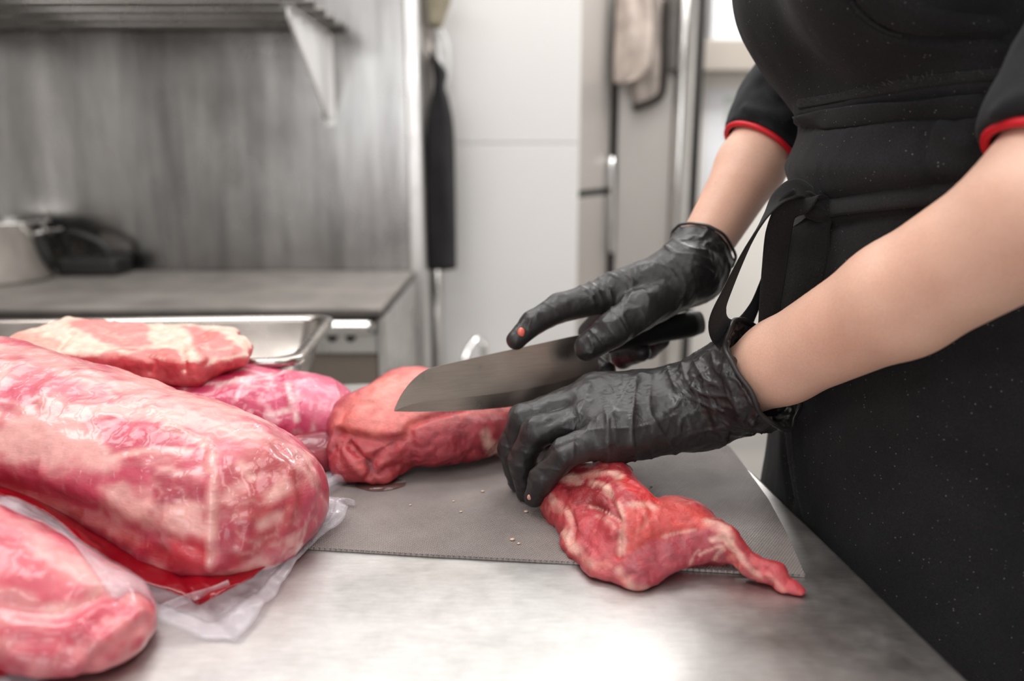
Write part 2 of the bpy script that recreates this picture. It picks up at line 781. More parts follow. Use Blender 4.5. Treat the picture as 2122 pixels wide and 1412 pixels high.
def make_mat_mat():
    m = NT('embossed_rubber_mat')
    b = m.bsdf(Roughness=0.42)
    b.inputs['Specular IOR Level'].default_value = 0.55
    vec = m.coords()
    n = m.noise(vec, 9.0, 5.0, 0.6)
    c = m.ramp(n, [(0.3, srgb(132, 123, 120)), (0.7, srgb(160, 150, 146))])
    n2 = m.noise(vec, 260.0, 2.0, 0.6)
    c = m.mix(m.ramp(n2, [(0.66, 0.0), (0.75, 0.35)]), c, srgb(170, 155, 140))
    m.l(c, b.inputs['Base Color'])
    m.l(m.ramp(m.noise(vec, 16.0, 4.0), [(0.35, 0.34), (0.65, 0.55)]), b.inputs['Roughness'])
    vo = m.n('TexVoronoi')
    vo.inputs['Scale'].default_value = 480.0
    vo.inputs['Randomness'].default_value = 0.0
    m.l(m.coords((1, 1, 1), (0, 0, 0.6)), vo.inputs['Vector'])
    m.bump(m.ramp(vo.outputs['Distance'], [(0.15, 1.0), (0.5, 0.0)]), 0.9, 0.0016, b)
    return m.m


M_TABLE = make_table_mat()
M_MAT = make_mat_mat()
def make_splash():
    m = NT('brushed_splashback_steel')
    b = m.bsdf(Metallic=1.0)
    v1 = m.noise(m.coords((7, 1, 0.7)), 1.6, 4.0, 0.6)
    v2 = m.noise(m.coords((60, 1, 0.5)), 2.0, 3.0, 0.6)
    v3 = m.noise(m.coords((2.4, 1, 1.6)), 1.3, 4.0, 0.65)
    c = m.ramp(v1, [(0.30, srgb(128, 126, 125)), (0.70, srgb(186, 184, 182))])
    c = m.mix(1.0, c, m.ramp(v3, [(0.30, 0.70), (0.66, 1.0)]), 'MULTIPLY')
    c = m.mix(1.0, c, m.ramp(v2, [(0.3, 0.93), (0.7, 1.0)]), 'MULTIPLY')
    m.l(c, b.inputs['Base Color'])
    m.l(m.ramp(v3, [(0.3, 0.20), (0.7, 0.32)]), b.inputs['Roughness'])
    return m.m


M_SPLASH = make_splash()
M_STEEL = m_steel('satin_steel', srgb(200, 198, 195), 0.30, (1, 1, 30), 0.05, 0.12, 8.0)
M_STEEL_D = m_steel('dull_dark_steel', srgb(150, 146, 141), 0.40, (30, 1, 1), 0.06, 0.25, 6.0)
M_BRIGHT = m_steel('polished_steel', srgb(225, 223, 220), 0.16, (1, 1, 20), 0.03, 0.06, 10.0, 0, 0.04)
M_CHROME = m_steel('chrome', srgb(235, 235, 235), 0.10, (1, 1, 1), 0.02, 0.03, 10.0, 0, 0.02)
M_GRIDDLE = m_plain('greasy_griddle_steel', srgb(138, 132, 127), 0.5, 0.45, 0.28, 9.0)
M_FRIDGE = m_plain('satin_fridge_steel', srgb(196, 191, 187), 0.38, 0.55, 0.04, 3.0)
M_GREASE = m_plain('burnt_grease', srgb(48, 42, 37), 0.5, 0, 0.5, 40.0, 0.6, 150.0)
M_WHITE = m_plain('white_wall_paint', srgb(226, 224, 222), 0.55, 0, 0.02, 2.0)
M_CREAM = m_plain('cream_wall_paint', srgb(236, 232, 226), 0.6, 0, 0.03, 3.0)
M_FLOOR = m_plain('grey_floor_tile', srgb(150, 147, 143), 0.45, 0, 0.12, 3.0)
M_CEIL = m_plain('white_ceiling_panel', srgb(225, 224, 222), 0.8, 0, 0.02, 3.0)
M_DARK = m_plain('black_gap_rubber', srgb(40, 38, 36), 0.6)
M_BLACKCLOTH = m_cloth('black_hanging_cloth', srgb(34, 33, 34), 0, 900.0, 0.2, 0.9, 0.3)
M_WHITECLOTH = m_cloth('white_hanging_cloth', srgb(226, 226, 226), 0, 900.0, 0.2, 0.9, 0.3)
M_OLIVE = m_cloth('olive_cloth', srgb(150, 142, 122), 0, 900.0, 0.2, 0.9, 0.3)
M_TOWEL = m_cloth('taupe_towel_cloth', srgb(176, 163, 154), 0, 700.0, 0.5, 0.95, 0.5)
M_TOWEL_D = m_cloth('brown_towel_trim', srgb(44, 39, 36), 0, 700.0, 0.5, 0.95, 0.3)
M_PAPER = m_plain('white_paper', srgb(238, 238, 242), 0.7, 0, 0.01)
M_BOX = m_plain('taupe_shelf_laminate', srgb(172, 163, 154), 0.5, 0, 0.03)
M_IRON = m_plain('black_cast_iron', srgb(26, 25, 25), 0.5, 0, 0.3, 30.0, 0.3)

M_POST = m_steel('corner_trim_steel', srgb(222, 220, 218), 0.36, (1, 1, 1), 0.03, 0.05, 6.0)
M_BRACKET = m_plain('white_zinc_steel', srgb(244, 243, 242), 0.3, 0.15, 0.02)
# ---------------------------------------------------------------- room shell
def structure(o):
    o['kind'] = 'structure'
    return o


XL, XR, YB, YF, ZC = -2.6, 2.3, -2.3, 3.6, 2.68
structure(box('floor', (XL, YB, -0.05), (XR, YF, 0), M_FLOOR))
structure(box('ceiling', (XL, YB, ZC), (XR, YF, ZC + 0.05), M_CEIL))
structure(box('wall_left', (XL - 0.08, YB, 0), (XL, YF, ZC), M_WHITE))
structure(box('wall_right', (XR, YB, 0), (XR + 0.08, YF, ZC), M_WHITE))
structure(box('wall_behind', (XL, YB - 0.08, 0), (XR, YB, ZC), M_WHITE))
structure(box('wall_far', (XL, YF, 0), (XR, YF + 0.08, ZC), M_CREAM))
# wall that carries the steel splashback, ending at a steel corner trim
SPY = 2.35
xe0 = P(845, 330, SPY)[0]
xe1 = P(876, 330, SPY)[0]
wb = structure(box('wall_back', (XL, SPY + 0.012, 0), (xe1 - 0.004, SPY + 0.11, ZC), M_WHITE))
structure(box('trim_1', (xe0, SPY - 0.012, 0), (xe1, SPY + 0.115, ZC - 0.02), M_POST, None, 0.006))
sp = structure(box('wall_splashback', (XL + 0.02, SPY, H0 - 0.10), (xe0 - 0.002, SPY + 0.010, ZC - 0.02), M_SPLASH))
# white partition further right, two panels tall
WY = 2.62
wx1 = P(1200, 330, WY)[0]
wp = structure(empty('wall_partition', (0, WY, 0)))
zs = P(1100, 297, WY)[2]
box('panel', (xe1 - 0.25, WY, 0), (wx1, WY + 0.08, zs - 0.001), M_WHITE, wp, 0.003)
box('panel', (xe1 - 0.25, WY, zs + 0.001), (wx1, WY + 0.08, ZC - 0.01), M_WHITE, wp, 0.003)
box('panel_core', (xe1 - 0.24, WY + 0.01, 0.01), (wx1 - 0.01, WY + 0.07, ZC - 0.02), M_WHITE, wp)

# ---------------------------------------------------------------- griddle counter
zc = H0 - 0.0
cy0 = G(400, 640)[1]
cxr = P(790, 650, cy0)[0]
gc = empty('griddle_counter', (cxr - 0.9, (cy0 + SPY) / 2, 0), 'long steel griddle counter with greasy black edge against the splashback', 'counter')
box('body', (cxr - 1.95, cy0 + 0.035, 0.10), (cxr - 0.004, SPY - 0.015, zc - 0.105), M_STEEL_D, gc, 0.004)
box('griddle_plate', (cxr - 1.95, cy0 + 0.012, zc - 0.012), (cxr - 0.002, SPY - 0.013, zc), M_GRIDDLE, gc, 0.004)
box('grease_gutter', (cxr - 1.95, cy0, zc - 0.022), (cxr, SPY - 0.014, zc - 0.010), M_GREASE, gc, 0.004)
box('front_rail', (cxr - 1.95, cy0 - 0.012, zc - 0.062), (cxr - 0.015, cy0 + 0.05, zc - 0.024), M_BRIGHT, gc, 0.012)
cp = box('control_panel', (cxr - 1.95, cy0 + 0.012, zc - 0.105), (cxr - 0.012, cy0 + 0.06, zc - 0.060), M_STEEL, gc, 0.004)
for kx in (690, 728):
    p = P(kx, 697, cy0 + 0.01)
    tube('knob', [p + np.array([0, 0.004, 0]), p + np.array([0, -0.012, 0])], 0.011, M_IRON, cp, 14)
M_PANEL = m_plain('brown_grey_enamel', srgb(120, 110, 101), 0.4, 0.3, 0.08)
box('door', (cxr - 0.62, cy0 + 0.022, 0.14), (cxr - 0.014, cy0 + 0.045, zc - 0.108), M_PANEL, gc, 0.004)
box('side_panel', (cxr - 0.012, cy0 + 0.012, 0.10), (cxr + 0.004, SPY - 0.014, zc - 0.024), M_STEEL, gc, 0.003)
for fx in (cxr - 0.06, cxr - 1.85):
    for fy in (cy0 + 0.10, SPY - 0.08):
        tube('foot', [(fx, fy, 0.0), (fx, fy, 0.11)], 0.02, M_STEEL, gc, 12)

# steel pot and a pan standing on the counter against the wall
pc = np.array([P(-5, 540, 2.16)[0], 2.14, zc])
pot = empty('stock_pot', pc, 'shiny steel stock pot on the griddle at the left picture edge', 'pot')
lathe('body', [(0.135, zc + 0.001), (0.142, zc + 0.010), (0.142, zc + 0.150), (0.147, zc + 0.156), (0.147, zc + 0.160), (0.138, zc + 0.160), (0.136, zc + 0.02), (0.01, zc + 0.014)], pc, M_BRIGHT, pot, 48)
ph = [pc + np.array([0.138 * math.cos(a), 0.138 * math.sin(a), 0.125]) for a in (-0.3, 0.3)]
tube('handle', catmull([ph[0], ph[0] + np.array([0.035, -0.01, 0.008]), ph[1] + np.array([0.035, 0.01, 0.008]), ph[1]], 6), 0.005, M_STEEL, pot, 8)
pn = np.array([P(195, 540, 2.27)[0], 2.265, zc])
dark_block = empty('low_dark_block', pn, 'low black block with a handle beside the steel stock pot', 'grill press')  # low block added to fill the dark wedge beside the pot
bm = bmesh.new()
add_box(bm, (pn[0] - 0.08, pn[1] - 0.055, zc + 0.001), (pn[0] + 0.09, pn[1] + 0.055, zc + 0.05), 0.012)
bm_to('plate', bm, M_IRON, dark_block)
tube('handle', catmull([pn + np.array([-0.07, 0, 0.04]), pn + np.array([-0.06, 0, 0.115]), pn + np.array([0.03, 0, 0.085]), pn + np.array([0.05, 0, 0.04])], 6), 0.011, M_IRON, dark_block, 10)

# ---------------------------------------------------------------- wall rack of steel tubes on two brackets
zs = P(680, 72, SPY)[2]
rk = empty('wall_rack', (-1.0, SPY, zs), 'slatted steel wall shelf on triangular brackets above the griddle', 'shelf')
xr = P(700, 60, SPY - 0.02)[0]
xb1 = P(684, 200, SPY)[0]
ny = 5
M_SLAT = m_steel('dim_slat_steel', srgb(118, 115, 112), 0.28, (1, 1, 1), 0.05, 0.1, 6.0)
for i in range(ny):
    yy = SPY - 0.03 - i * 0.105
    tube('slat', [(XL + 0.3, yy, zs + 0.02), (xr + 0.015, yy, zs + 0.02)], 0.012, M_SLAT, rk, 14)
for xb in (xb1, xb1 - 1.05):
    bm = bmesh.new()
    yw = SPY - 0.001
    pr = [(yw, zs + 0.0), (yw - 0.40, zs + 0.0), (yw - 0.40, zs - 0.02), (yw - 0.03, P(684, 252, SPY)[2] - zs + zs), (yw, P(684, 252, SPY)[2])]
    vs = []
    for dx in (-0.0035, 0.0035):
        vs.append([bm.verts.new((xb + dx, y, z)) for y, z in pr])
    bm.faces.new(vs[0])
    bm.faces.new(vs[1][::-1])
    for i in range(len(pr)):
        j = (i + 1) % len(pr)
        bm.faces.new((vs[0][i], vs[0][j], vs[1][j], vs[1][i]))
    br = bm_to('bracket', bm, M_BRACKET, rk)
    box('flange', (xb - 0.016, yw - 0.40, zs), (xb + 0.016, yw, zs + 0.008), M_BRIGHT, br, 0.002)
    box('wall_flange', (xb - 0.014, yw - 0.006, P(684, 262, SPY)[2]), (xb + 0.014, yw, zs), M_BRACKET, br, 0.002)
    for (yy, zz) in ((yw - 0.30, zs - 0.012), (yw - 0.20, zs - 0.012), (yw - 0.012, P(684, 240, SPY)[2])):
        tube('screw', [(xb - 0.022, yy, zz), (xb + 0.005, yy, zz)], 0.007, M_CHROME, br, 10)
tube('front_bar', [(XL + 0.3, SPY - 0.50, zs + 0.022), (xr + 0.02, SPY - 0.50, zs + 0.022)], 0.013, M_STEEL_D, rk, 10)

# ---------------------------------------------------------------- clothes hanging beside the splashback end
def drape(name, outline, Y, mat, label, cat, depth=0.05, seed=0, group=None, fold=0.006):
    """cloth hanging on a hook: a closed, folded volume. outline = rows (y, xleft, xright) in the photo"""
    rows = []
    zz = []
    for (y, a, b) in outline:
        rows.append((P(a, y, Y)[0], P(b, y, Y)[0], P((a + b) / 2, y, Y)[2]))
    rows = catmull(rows, 5)
    k = 28
    rings = []
    for (x0, x1, z) in rows:
        a = np.linspace(0, 2 * np.pi, k, endpoint=False)
        cx, hw = (x0 + x1) / 2, abs(x1 - x0) / 2
        t = np.sin(a * 5 + seed) * fold + np.sin(a * 3 + z * 20 + seed) * fold * 0.6
        rings.append(np.stack([cx + np.cos(a) * hw, Y + np.sin(a) * (depth + t), np.full(k, z)], 1))
    v, f = loft(rings)
    o = pyd(name, v, f, mat)
    return origin_to_base(tag(o, label, cat, group))


drape('hanging_jacket', [(108, 890, 897), (125, 893, 908), (150, 899, 926), (180, 901, 922), (205, 893, 930), (260, 884, 940), (340, 881, 943), (450, 881, 945), (556, 882, 946)], 2.44, M_BLACKCLOTH,
      'black jacket hanging beside the end of the steel splashback', 'jacket', 0.05, 1)
drape('hanging_apron', [(-40, 872, 895), (60, 873, 894), (150, 875, 897), (292, 876, 890)], 2.50, m_cloth('pale_taupe_cloth', srgb(196, 188, 182), 0, 900.0, 0.2, 0.9, 0.3),
      'narrow pale taupe cloth hanging behind the black jacket', 'cloth', 0.03, 2)
drape('cloth_bundle', [(-45, 885, 945), (0, 885, 935), (30, 886, 925), (54, 888, 916)], 2.45, M_OLIVE,
      'olive cloth bundle hanging at the top picture edge above the black jacket', 'cloth', 0.05, 3)
drape('hanging_shirt', [(56, 888, 915), (80, 890, 928), (120, 892, 934), (170, 898, 930), (215, 893, 905)], 2.56, M_WHITECLOTH,
      'white garment hanging between the black jacket and the white wall', 'garment', 0.03, 4)
wp0 = P(898, 560, 2.5)
tube('drain_pipe', [(wp0[0], 2.57, 0.0), (wp0[0], 2.57, wp0[2] + 0.12)], 0.019, M_STEEL, None, 14)
tag(origin_to_base(bpy.data.objects['drain_pipe']), 'thin grey vertical pipe standing under the black jacket', 'pipe')

# small hand basin with a chrome tap on the white partition, mostly hidden by the blade
bs = P(985, 790, 2.45)
basin = empty('hand_basin', (bs[0], 2.5, 0), 'small steel basin with chrome tap low against the white wall', 'sink')
bm = bmesh.new()
add_box(bm, (bs[0] - 0.10, 2.36, bs[2] - 0.16), (bs[0] + 0.14, WY - 0.002, bs[2] - 0.002), 0.02)
bm_to('bowl', bm, M_STEEL, basin)
box('pedestal', (bs[0] - 0.05, 2.45, 0), (bs[0] + 0.05, WY - 0.01, bs[2] - 0.15), M_STEEL, basin, 0.01)
tb = P(1003, 770, 2.5)
tap = catmull([(tb[0], 2.5, bs[2] - 0.01), P(1003, 720, 2.5), P(998, 702, 2.48), P(985, 706, 2.45), P(972, 724, 2.42), P(962, 748, 2.40)], 7)
tube('tap', tap, 0.011, M_CHROME, basin, 12)

# ---------------------------------------------------------------- steel fridges on the right
fa = empty('steel_cupboard', (P(1230, 330, 2.9)[0], 2.9, 0), 'two-door steel cupboard seen edge-on right of the white wall', 'cupboard')
a0 = np.array([P(1198, 330, WY + 0.10)[0], WY + 0.10])
a1 = np.array([P(1264, 330, 3.04)[0], 3.04])
ang = math.atan2(a1[1] - a0[1], a1[0] - a0[0])
ln = np.linalg.norm(a1 - a0)
R_ = Matrix.Rotation(ang, 4, 'Z')
zsm = P(1230, 402, 2.8)[2]
pv = (a0[0], a0[1], 0)
box('upper_door', (a0[0], a0[1], zsm + 0.012), (a0[0] + ln, a0[1] + 0.03, 2.2), M_FRIDGE, fa, 0.004, R_, pv)
box('lower_door', (a0[0], a0[1], 0.12), (a0[0] + ln, a0[1] + 0.03, zsm - 0.012), M_FRIDGE, fa, 0.004, R_, pv)
box('body', (a0[0] + 0.005, a0[1] + 0.008, 0.0), (a0[0] + ln - 0.005, a0[1] + 0.10, 2.21), M_DARK, fa, 0.004, R_, pv)
FY = 3.05
fb = empty('steel_fridge', (P(1350, 330, FY)[0], FY + 0.2, 0), 'tall steel fridge with a towel hanging on its door', 'fridge')
x0, x1, x2, x3 = [P(x, 330, FY)[0] for x in (1272, 1392, 1432, 1448)]
box('body', (x0, FY + 0.03, 0.0), (x2, FY + 0.45, 2.3), M_DARK, fb)
box('door', (x0 + 0.012, FY, 0.10), (x1 - 0.002, FY + 0.035, 2.28), M_FRIDGE, fb, 0.006)
bm = bmesh.new()
add_box(bm, (x1, FY - 0.035, 0.05), (x2 - 0.004, FY + 0.035, 2.28), 0.024, None, None, 4)
bm_to('side_column', bm, M_BRIGHT, fb, True)
box('gap_seal', (x2 - 0.004, FY - 0.01, 0.02), (x3, FY + 0.2, 2.28), M_DARK, fb)
hp = [P(1267, y, FY - 0.05) for y in (330, 350, 372, 400, 440, 520)]
tube('handle', hp, 0.011, M_CHROME, fb, 10)
for q in (hp[0], hp[-1]):
    tube('handle_mount', [q, q + np.array([0.012, 0.055, 0])], 0.009, M_CHROME, fb, 8)
drape('kitchen_towel', [(-60, 1276, 1345), (0, 1277, 1350), (80, 1274, 1352), (150, 1271, 1340), (172, 1272, 1300)], FY - 0.088, M_TOWEL,
      'taupe kitchen towel hanging on the steel fridge door', 'towel', 0.016, 5, None, 0.006)
drape('kitchen_towel', [(-60, 1306, 1372), (60, 1306, 1373), (150, 1302, 1374), (185, 1304, 1374), (205, 1310, 1368), (224, 1315, 1340)], FY - 0.036, m_cloth('grey_taupe_towel_cloth', srgb(150, 140, 133), 0, 700.0, 0.5, 0.95, 0.5),
      'darker towel with brown hem behind the taupe towel on the fridge', 'towel', 0.014, 6, None, 0.006)
hem = [P(1312, 224, FY - 0.055), P(1345, 213, FY - 0.055), P(1370, 196, FY - 0.055), P(1376, 160, FY - 0.055), P(1378, 80, FY - 0.055), P(1380, 0, FY - 0.055)]
to = bpy.data.objects['kitchen_towel.001']
tube('hem', catmull(hem, 6), 0.004, M_TOWEL_D, to, 8, wide=0.014, hint=(0.5, 0, -0.8))
drape('hanging_strap', [(-60, 1377, 1403), (60, 1377, 1403), (150, 1376, 1402)], FY - 0.025, m_cloth('charcoal_cloth', srgb(92, 88, 84), 0, 700.0, 0.3, 0.95, 0.3),
      'charcoal cloth strip hanging at the right of the fridge towels', 'cloth', 0.012, 7, None, 0.002)

# far wall at the right: shelf with white cartons above it, notices below
RY = YF
sx0, sx1 = P(1440, 120, RY)[0], P(1640, 120, RY)[0]
zt, zb = P(1500, 82, RY - 0.12)[2], P(1500, 146, RY - 0.12)[2]
o = box('wall_shelf', (sx0, RY - 0.12, zb), (sx1 + 0.2, RY - 0.001, zt), M_BOX, None, 0.004)
tag(o, 'taupe box shelf on the far wall right of the fridge', 'shelf')
o = box('carton', (sx0 + 0.04, RY - 0.11, zt), (sx0 + 0.27, RY - 0.005, zt + 0.34), M_PAPER, None, 0.004)
tag(o, 'plain white carton standing on the taupe wall shelf', 'carton')
M_INK = m_plain('faded_print_grey_green', srgb(205, 214, 206), 0.7)
M_INKP = m_plain('faded_print_pink', srgb(226, 196, 204), 0.7)
nx0, nx1 = P(1462, 250, RY)[0], P(1570, 250, RY)[0]
nz0, nz1 = P(1500, 430, RY)[2], P(1500, 185, RY)[2]
no = empty('wall_notice', ((nx0 + nx1) / 2, RY, nz0), 'white paper notice with faded print taped under the wall shelf', 'notice')
box('sheet', (nx0, RY - 0.004, nz0), (nx1, RY - 0.0005, nz1), M_PAPER, no)
for (a, b, c, d, mm) in ((1500, 1560, 200, 216, M_INK), (1502, 1560, 226, 262, M_INK), (1500, 1545, 272, 290, M_INK), (1490, 1512, 322, 350, M_INKP)):
    q0, q1 = P(a, d, RY - 0.006), P(b, c, RY - 0.006)
    box('print_block', (q0[0], RY - 0.0055, q0[2]), (q1[0], RY - 0.0038, q1[2]), mm, no)

# ---------------------------------------------------------------- the steel work table
A_, B_ = G(2010, 1412), G(1510, 928)
u_ = (B_ - A_)[:2] / np.linalg.norm((B_ - A_)[:2])
w_ = np.array([-u_[1], u_[0]])                      # towards the left of the picture
far = G(745, 795)[:2]
s_far = (far - A_[:2]) @ u_
org = A_[:2]


def tab(s, t, z):
    q = org + u_ * s + w_ * t
    return np.array([q[0], q[1], z])


s_near, t_far = -0.33, 1.05
table = empty('work_table', tab((s_near + s_far) / 2, t_far / 2, 0), 'brushed stainless steel work table carrying the meat', 'table')


def tab_box(name, s0, s1, t0, t1, z0, z1, mat, parent, bev):
    c = tab((s0 + s1) / 2, (t0 + t1) / 2, 0)
    R = Matrix.Rotation(math.atan2(u_[1], u_[0]), 4, 'Z')
    return box(name, (c[0] - (s1 - s0) / 2, c[1] - (t1 - t0) / 2, z0), (c[0] + (s1 - s0) / 2, c[1] + (t1 - t0) / 2, z1), mat, parent, bev, R, (c[0], c[1], (z0 + z1) / 2))


tab_box('top', s_near, s_far, 0.0, t_far, H0 - 0.045, H0, M_TABLE, table, 0.004)
tab_box('under_shelf', s_near + 0.05, s_far - 0.05, 0.05, t_far - 0.05, 0.20, 0.225, M_STEEL, table, 0.004)
for s in (s_near + 0.06, s_far - 0.06):
    for t in (0.06, t_far - 0.06):
        c = tab(s, t, 0)
        tube('leg', [c, c + np.array([0, 0, H0 - 0.044])], 0.02, M_STEEL, table, 14)

# ---------------------------------------------------------------- cutting mat
mo = catmull([G(590, 1137), G(1665, 1197), G(1632, 1120), G(1590, 1040), G(1545, 978), G(1508, 930)], 1)
ml = [G(590, 1137), G(900, 1156), G(1208, 1172), G(1450, 1186), G(1668, 1198), G(1632, 1115), G(1592, 1040), G(1548, 978), G(1512, 930), tab(s_far - 0.10, 0.012, H0), tab(s_far - 0.13, 0.40, H0)]
n = len(ml)
v = [np.array([p[0], p[1], H0 + 0.0003]) for p in ml] + [np.array([p[0], p[1], H0 + 0.0026]) for p in ml]
f = [tuple(range(n))[::-1], tuple(range(n, 2 * n))] + [(i, (i + 1) % n, (i + 1) % n + n, i + n) for i in range(n)]
mat_o = pyd('cutting_mat', v, f, M_MAT, None, False)
tag(origin_to_base(mat_o), 'thin grey embossed cutting mat lying on the steel table', 'mat')
ZM = 0.0028

# ---------------------------------------------------------------- steel food tray behind the steak
zr = 0.097
q_nr, q_fr = G(622, 748, zr), G(636, 655, zr)
tr_dir = (q_fr - q_nr)[:2]
tr_len = np.linalg.norm(tr_dir)
tr_dir = np.array([-0.07, 1.0])
tr_dir /= np.linalg.norm(tr_dir)
tr_w = np.array([-tr_dir[1], tr_dir[0]])
tray = empty('food_tray', (q_nr[0] - 0.25, q_nr[1] + 0.12, H0), 'empty shallow steel food tray behind the raw steak', 'tray')


def tray_ring(inset, z, k=6, rad=0.03):
    a, b, c, d = inset, tr_len - inset, inset, 0.53 - inset
    pts = []
    for (s, t, a0) in ((b - rad, c + rad, 0.0), (b - rad, d - rad, 0.5), (a + rad, d - rad, 1.0), (a + rad, c + rad, 1.5)):
        for i in range(k + 1):
            th = (a0 + 0.5 * i / k) * math.pi - math.pi / 2
            ss, tt = s + rad * math.cos(th), t + rad * math.sin(th)
            q = q_nr[:2] + tr_dir * ss + tr_w * tt
            pts.append((q[0], q[1], H0 + z))
    return np.array(pts)


rings = [tray_ring(0.0, zr - 0.008), tray_ring(0.0, zr), tray_ring(0.004, zr + 0.002), tray_ring(0.013, zr + 0.001), tray_ring(0.016, zr - 0.006), tray_ring(0.030, 0.016), tray_ring(0.040, 0.006), tray_ring(0.2, 0.0055, 6, 0.01)[:, :]]
v, f = loft(rings, True, False)
f.append(tuple(range((len(rings) - 1) * len(rings[0]), len(rings) * len(rings[0]))))
ob = pyd('tray_shell', v, f, m_steel('tray_steel', srgb(176, 168, 162), 0.24, (1, 1, 1), 0.03, 0.1, 8.0), tray)
sm = ob.modifiers.new('thickness', 'SOLIDIFY')
sm.thickness = 0.0014
# ================================================================= raw meat
M_MEAT = m_meat('raw_meat', 0.38, 0.35, (60, 60, 300), 0.5, 0.07, 0.28, 0.16)
M_VAC = m_meat('meat_in_clear_film', 0.42, 0.55, (40, 40, 120), 0.22, 0.07, 0.14, 0.13, 0.25)

LEAN = srgb(176, 52, 62)
DEEP = srgb(140, 28, 44)
SALM = srgb(222, 104, 96)
PINK = srgb(208, 96, 116)
FAT = srgb(240, 204, 186)
FATP = srgb(238, 188, 178)
VFAT = srgb(233, 182, 174)
VLEAN = srgb(198, 74, 98)
VDEEP = srgb(168, 28, 62)


def film_mat(name, col, alpha, rough, tintcol=None):
    m = NT(name)
    b = m.n('BsdfPrincipled')
    b.inputs['Base Color'].default_value = tuple(col) + (1,)
    b.inputs['Roughness'].default_value = rough
    b.inputs['Coat Weight'].default_value = 0.6
    b.inputs['Coat Roughness'].default_value = 0.08
    tr = m.n('BsdfTransparent')
    tr.inputs[0].default_value = (tuple(tintcol) if tintcol else (0.97, 0.97, 0.98)) + (1,)
    mx = m.n('MixShader')
    nz = m.noise(m.coords(), 38.0, 4.0, 0.6)
    fz = m.n('LayerWeight')
    fz.inputs[0].default_value = 0.35
    add = m.n('Math', _operation='ADD')
    m.l(m.ramp(nz, [(0.3, max(0.0, alpha - 0.08)), (0.7, alpha + 0.10)]), add.inputs[0])
    mu = m.n('Math', _operation='MULTIPLY')
    m.l(fz.outputs['Facing'], mu.inputs[0])
    mu.inputs[1].default_value = 0.10
    m.l(mu.outputs[0], add.inputs[1])
    m.l(add.outputs[0], mx.inputs[0])
    m.l(tr.outputs[0], mx.inputs[1])
    m.l(b.outputs[0], mx.inputs[2])
    m.l(mx.outputs[0], m.out.inputs[0])
    m.bump(m.noise(m.coords(), 60.0, 3.0), 0.35, 0.003, b)
    return m.m


M_FILM = film_mat('clear_vacuum_film', srgb(236, 222, 228), 0.06, 0.15)
M_JUICE = film_mat('film_pocket_with_red_juice', srgb(170, 14, 36), 0.40, 0.12, srgb(225, 90, 105))
M_SEAL = film_mat('frosted_film_seal', srgb(232, 224, 230), 0.16, 0.2)


def sheet(name, inner, outer, mats, split, parent, rows=14, cols=90, rip=0.0016, lift=0.0, seed=0, thick=0.0007, over=None):
    """film flange lofted from an inner to an outer line; mats = (material per zone), split = row fractions"""
    a = np.array(catmull(inner, 10))
    b = np.array(catmull(outer, 10))

    def resample(p, m):
        d = np.r_[0, np.cumsum(np.linalg.norm(np.diff(p, axis=0), axis=1))]
        t = np.linspace(0, d[-1], m)
        return np.stack([np.interp(t, d, p[:, k]) for k in range(3)], 1)
    a, b = resample(a, cols), resample(b, cols)
    g = np.stack([a + (b - a) * t for t in np.linspace(0, 1, rows)], 0)
    flat = g.reshape(-1, 3)
    tt = np.repeat(np.linspace(0, 1, rows), cols)
    flat[:, 2] += rip * fbm(flat, 45, 3, seed) * np.minimum(1, tt * 3) + lift * np.sin(np.pi * tt)
    flat[:, 2] = np.maximum(flat[:, 2], H0 + 0.0020)
    if over is not None:
        for i in range(len(flat)):
            h = over.tree().ray_cast(Vector((flat[i, 0], flat[i, 1], H0 + 0.4)), Vector((0, 0, -1)))
            if h[0] is not None:
                flat[i, 2] = max(flat[i, 2], h[0].z + 0.0025)
    out = []
    lim = [0] + [int(round(s * (rows - 1))) for s in split] + [rows - 1]
    for zi in range(len(lim) - 1):
        r0, r1 = lim[zi], lim[zi + 1]
        v = flat.reshape(rows, cols, 3)[r0:r1 + 1].reshape(-1, 3)
        f = [(i * cols + j, i * cols + j + 1, (i + 1) * cols + j + 1, (i + 1) * cols + j) for i in range(r1 - r0) for j in range(cols - 1)]
        o = pyd(name[zi], v, f, mats[zi], parent)
        sm = o.modifiers.new('thickness', 'SOLIDIFY')
        sm.thickness = thick
        out.append(o)
    return out


def on_floor(d, p, z=0.0, k=0.012):
    return smax(d, (H0 + z) - p[..., 2], k)


# ---------------------------------------------------------------- A: big vacuum-packed joint
aR = P(470, 1025, 0.625)
aL = P(-180, 840, 0.70)
axis = (aR - aL) / np.linalg.norm(aR - aL)


def sdf_A(p):
    d = sd_ell(p, P(430, 1010, 0.640), (0.100, 0.078, 0.058), euler(0, 0.10, -0.10))
    d = smin(d, sd_ell(p, P(250, 945, 0.665), (0.120, 0.082, 0.062), euler(0, 0.16, -0.10)), 0.05)
    d = smin(d, sd_ell(p, P(20, 880, 0.690), (0.140, 0.085, 0.066), euler(0, 0.20, -0.05)), 0.05)
    d = smin(d, sd_ell(p, P(-220, 835, 0.710), (0.140, 0.085, 0.066), euler(0, 0.10, 0)), 0.05)
    d = smin(d, sd_ell(p, P(520, 1060, 0.615), (0.046, 0.055, 0.046)), 0.045)
    d = smin(d, sd_ell(p, P(430, 1130, 0.585), (0.050, 0.030, 0.030)), 0.04)
    return on_floor(d, p, 0.0015)


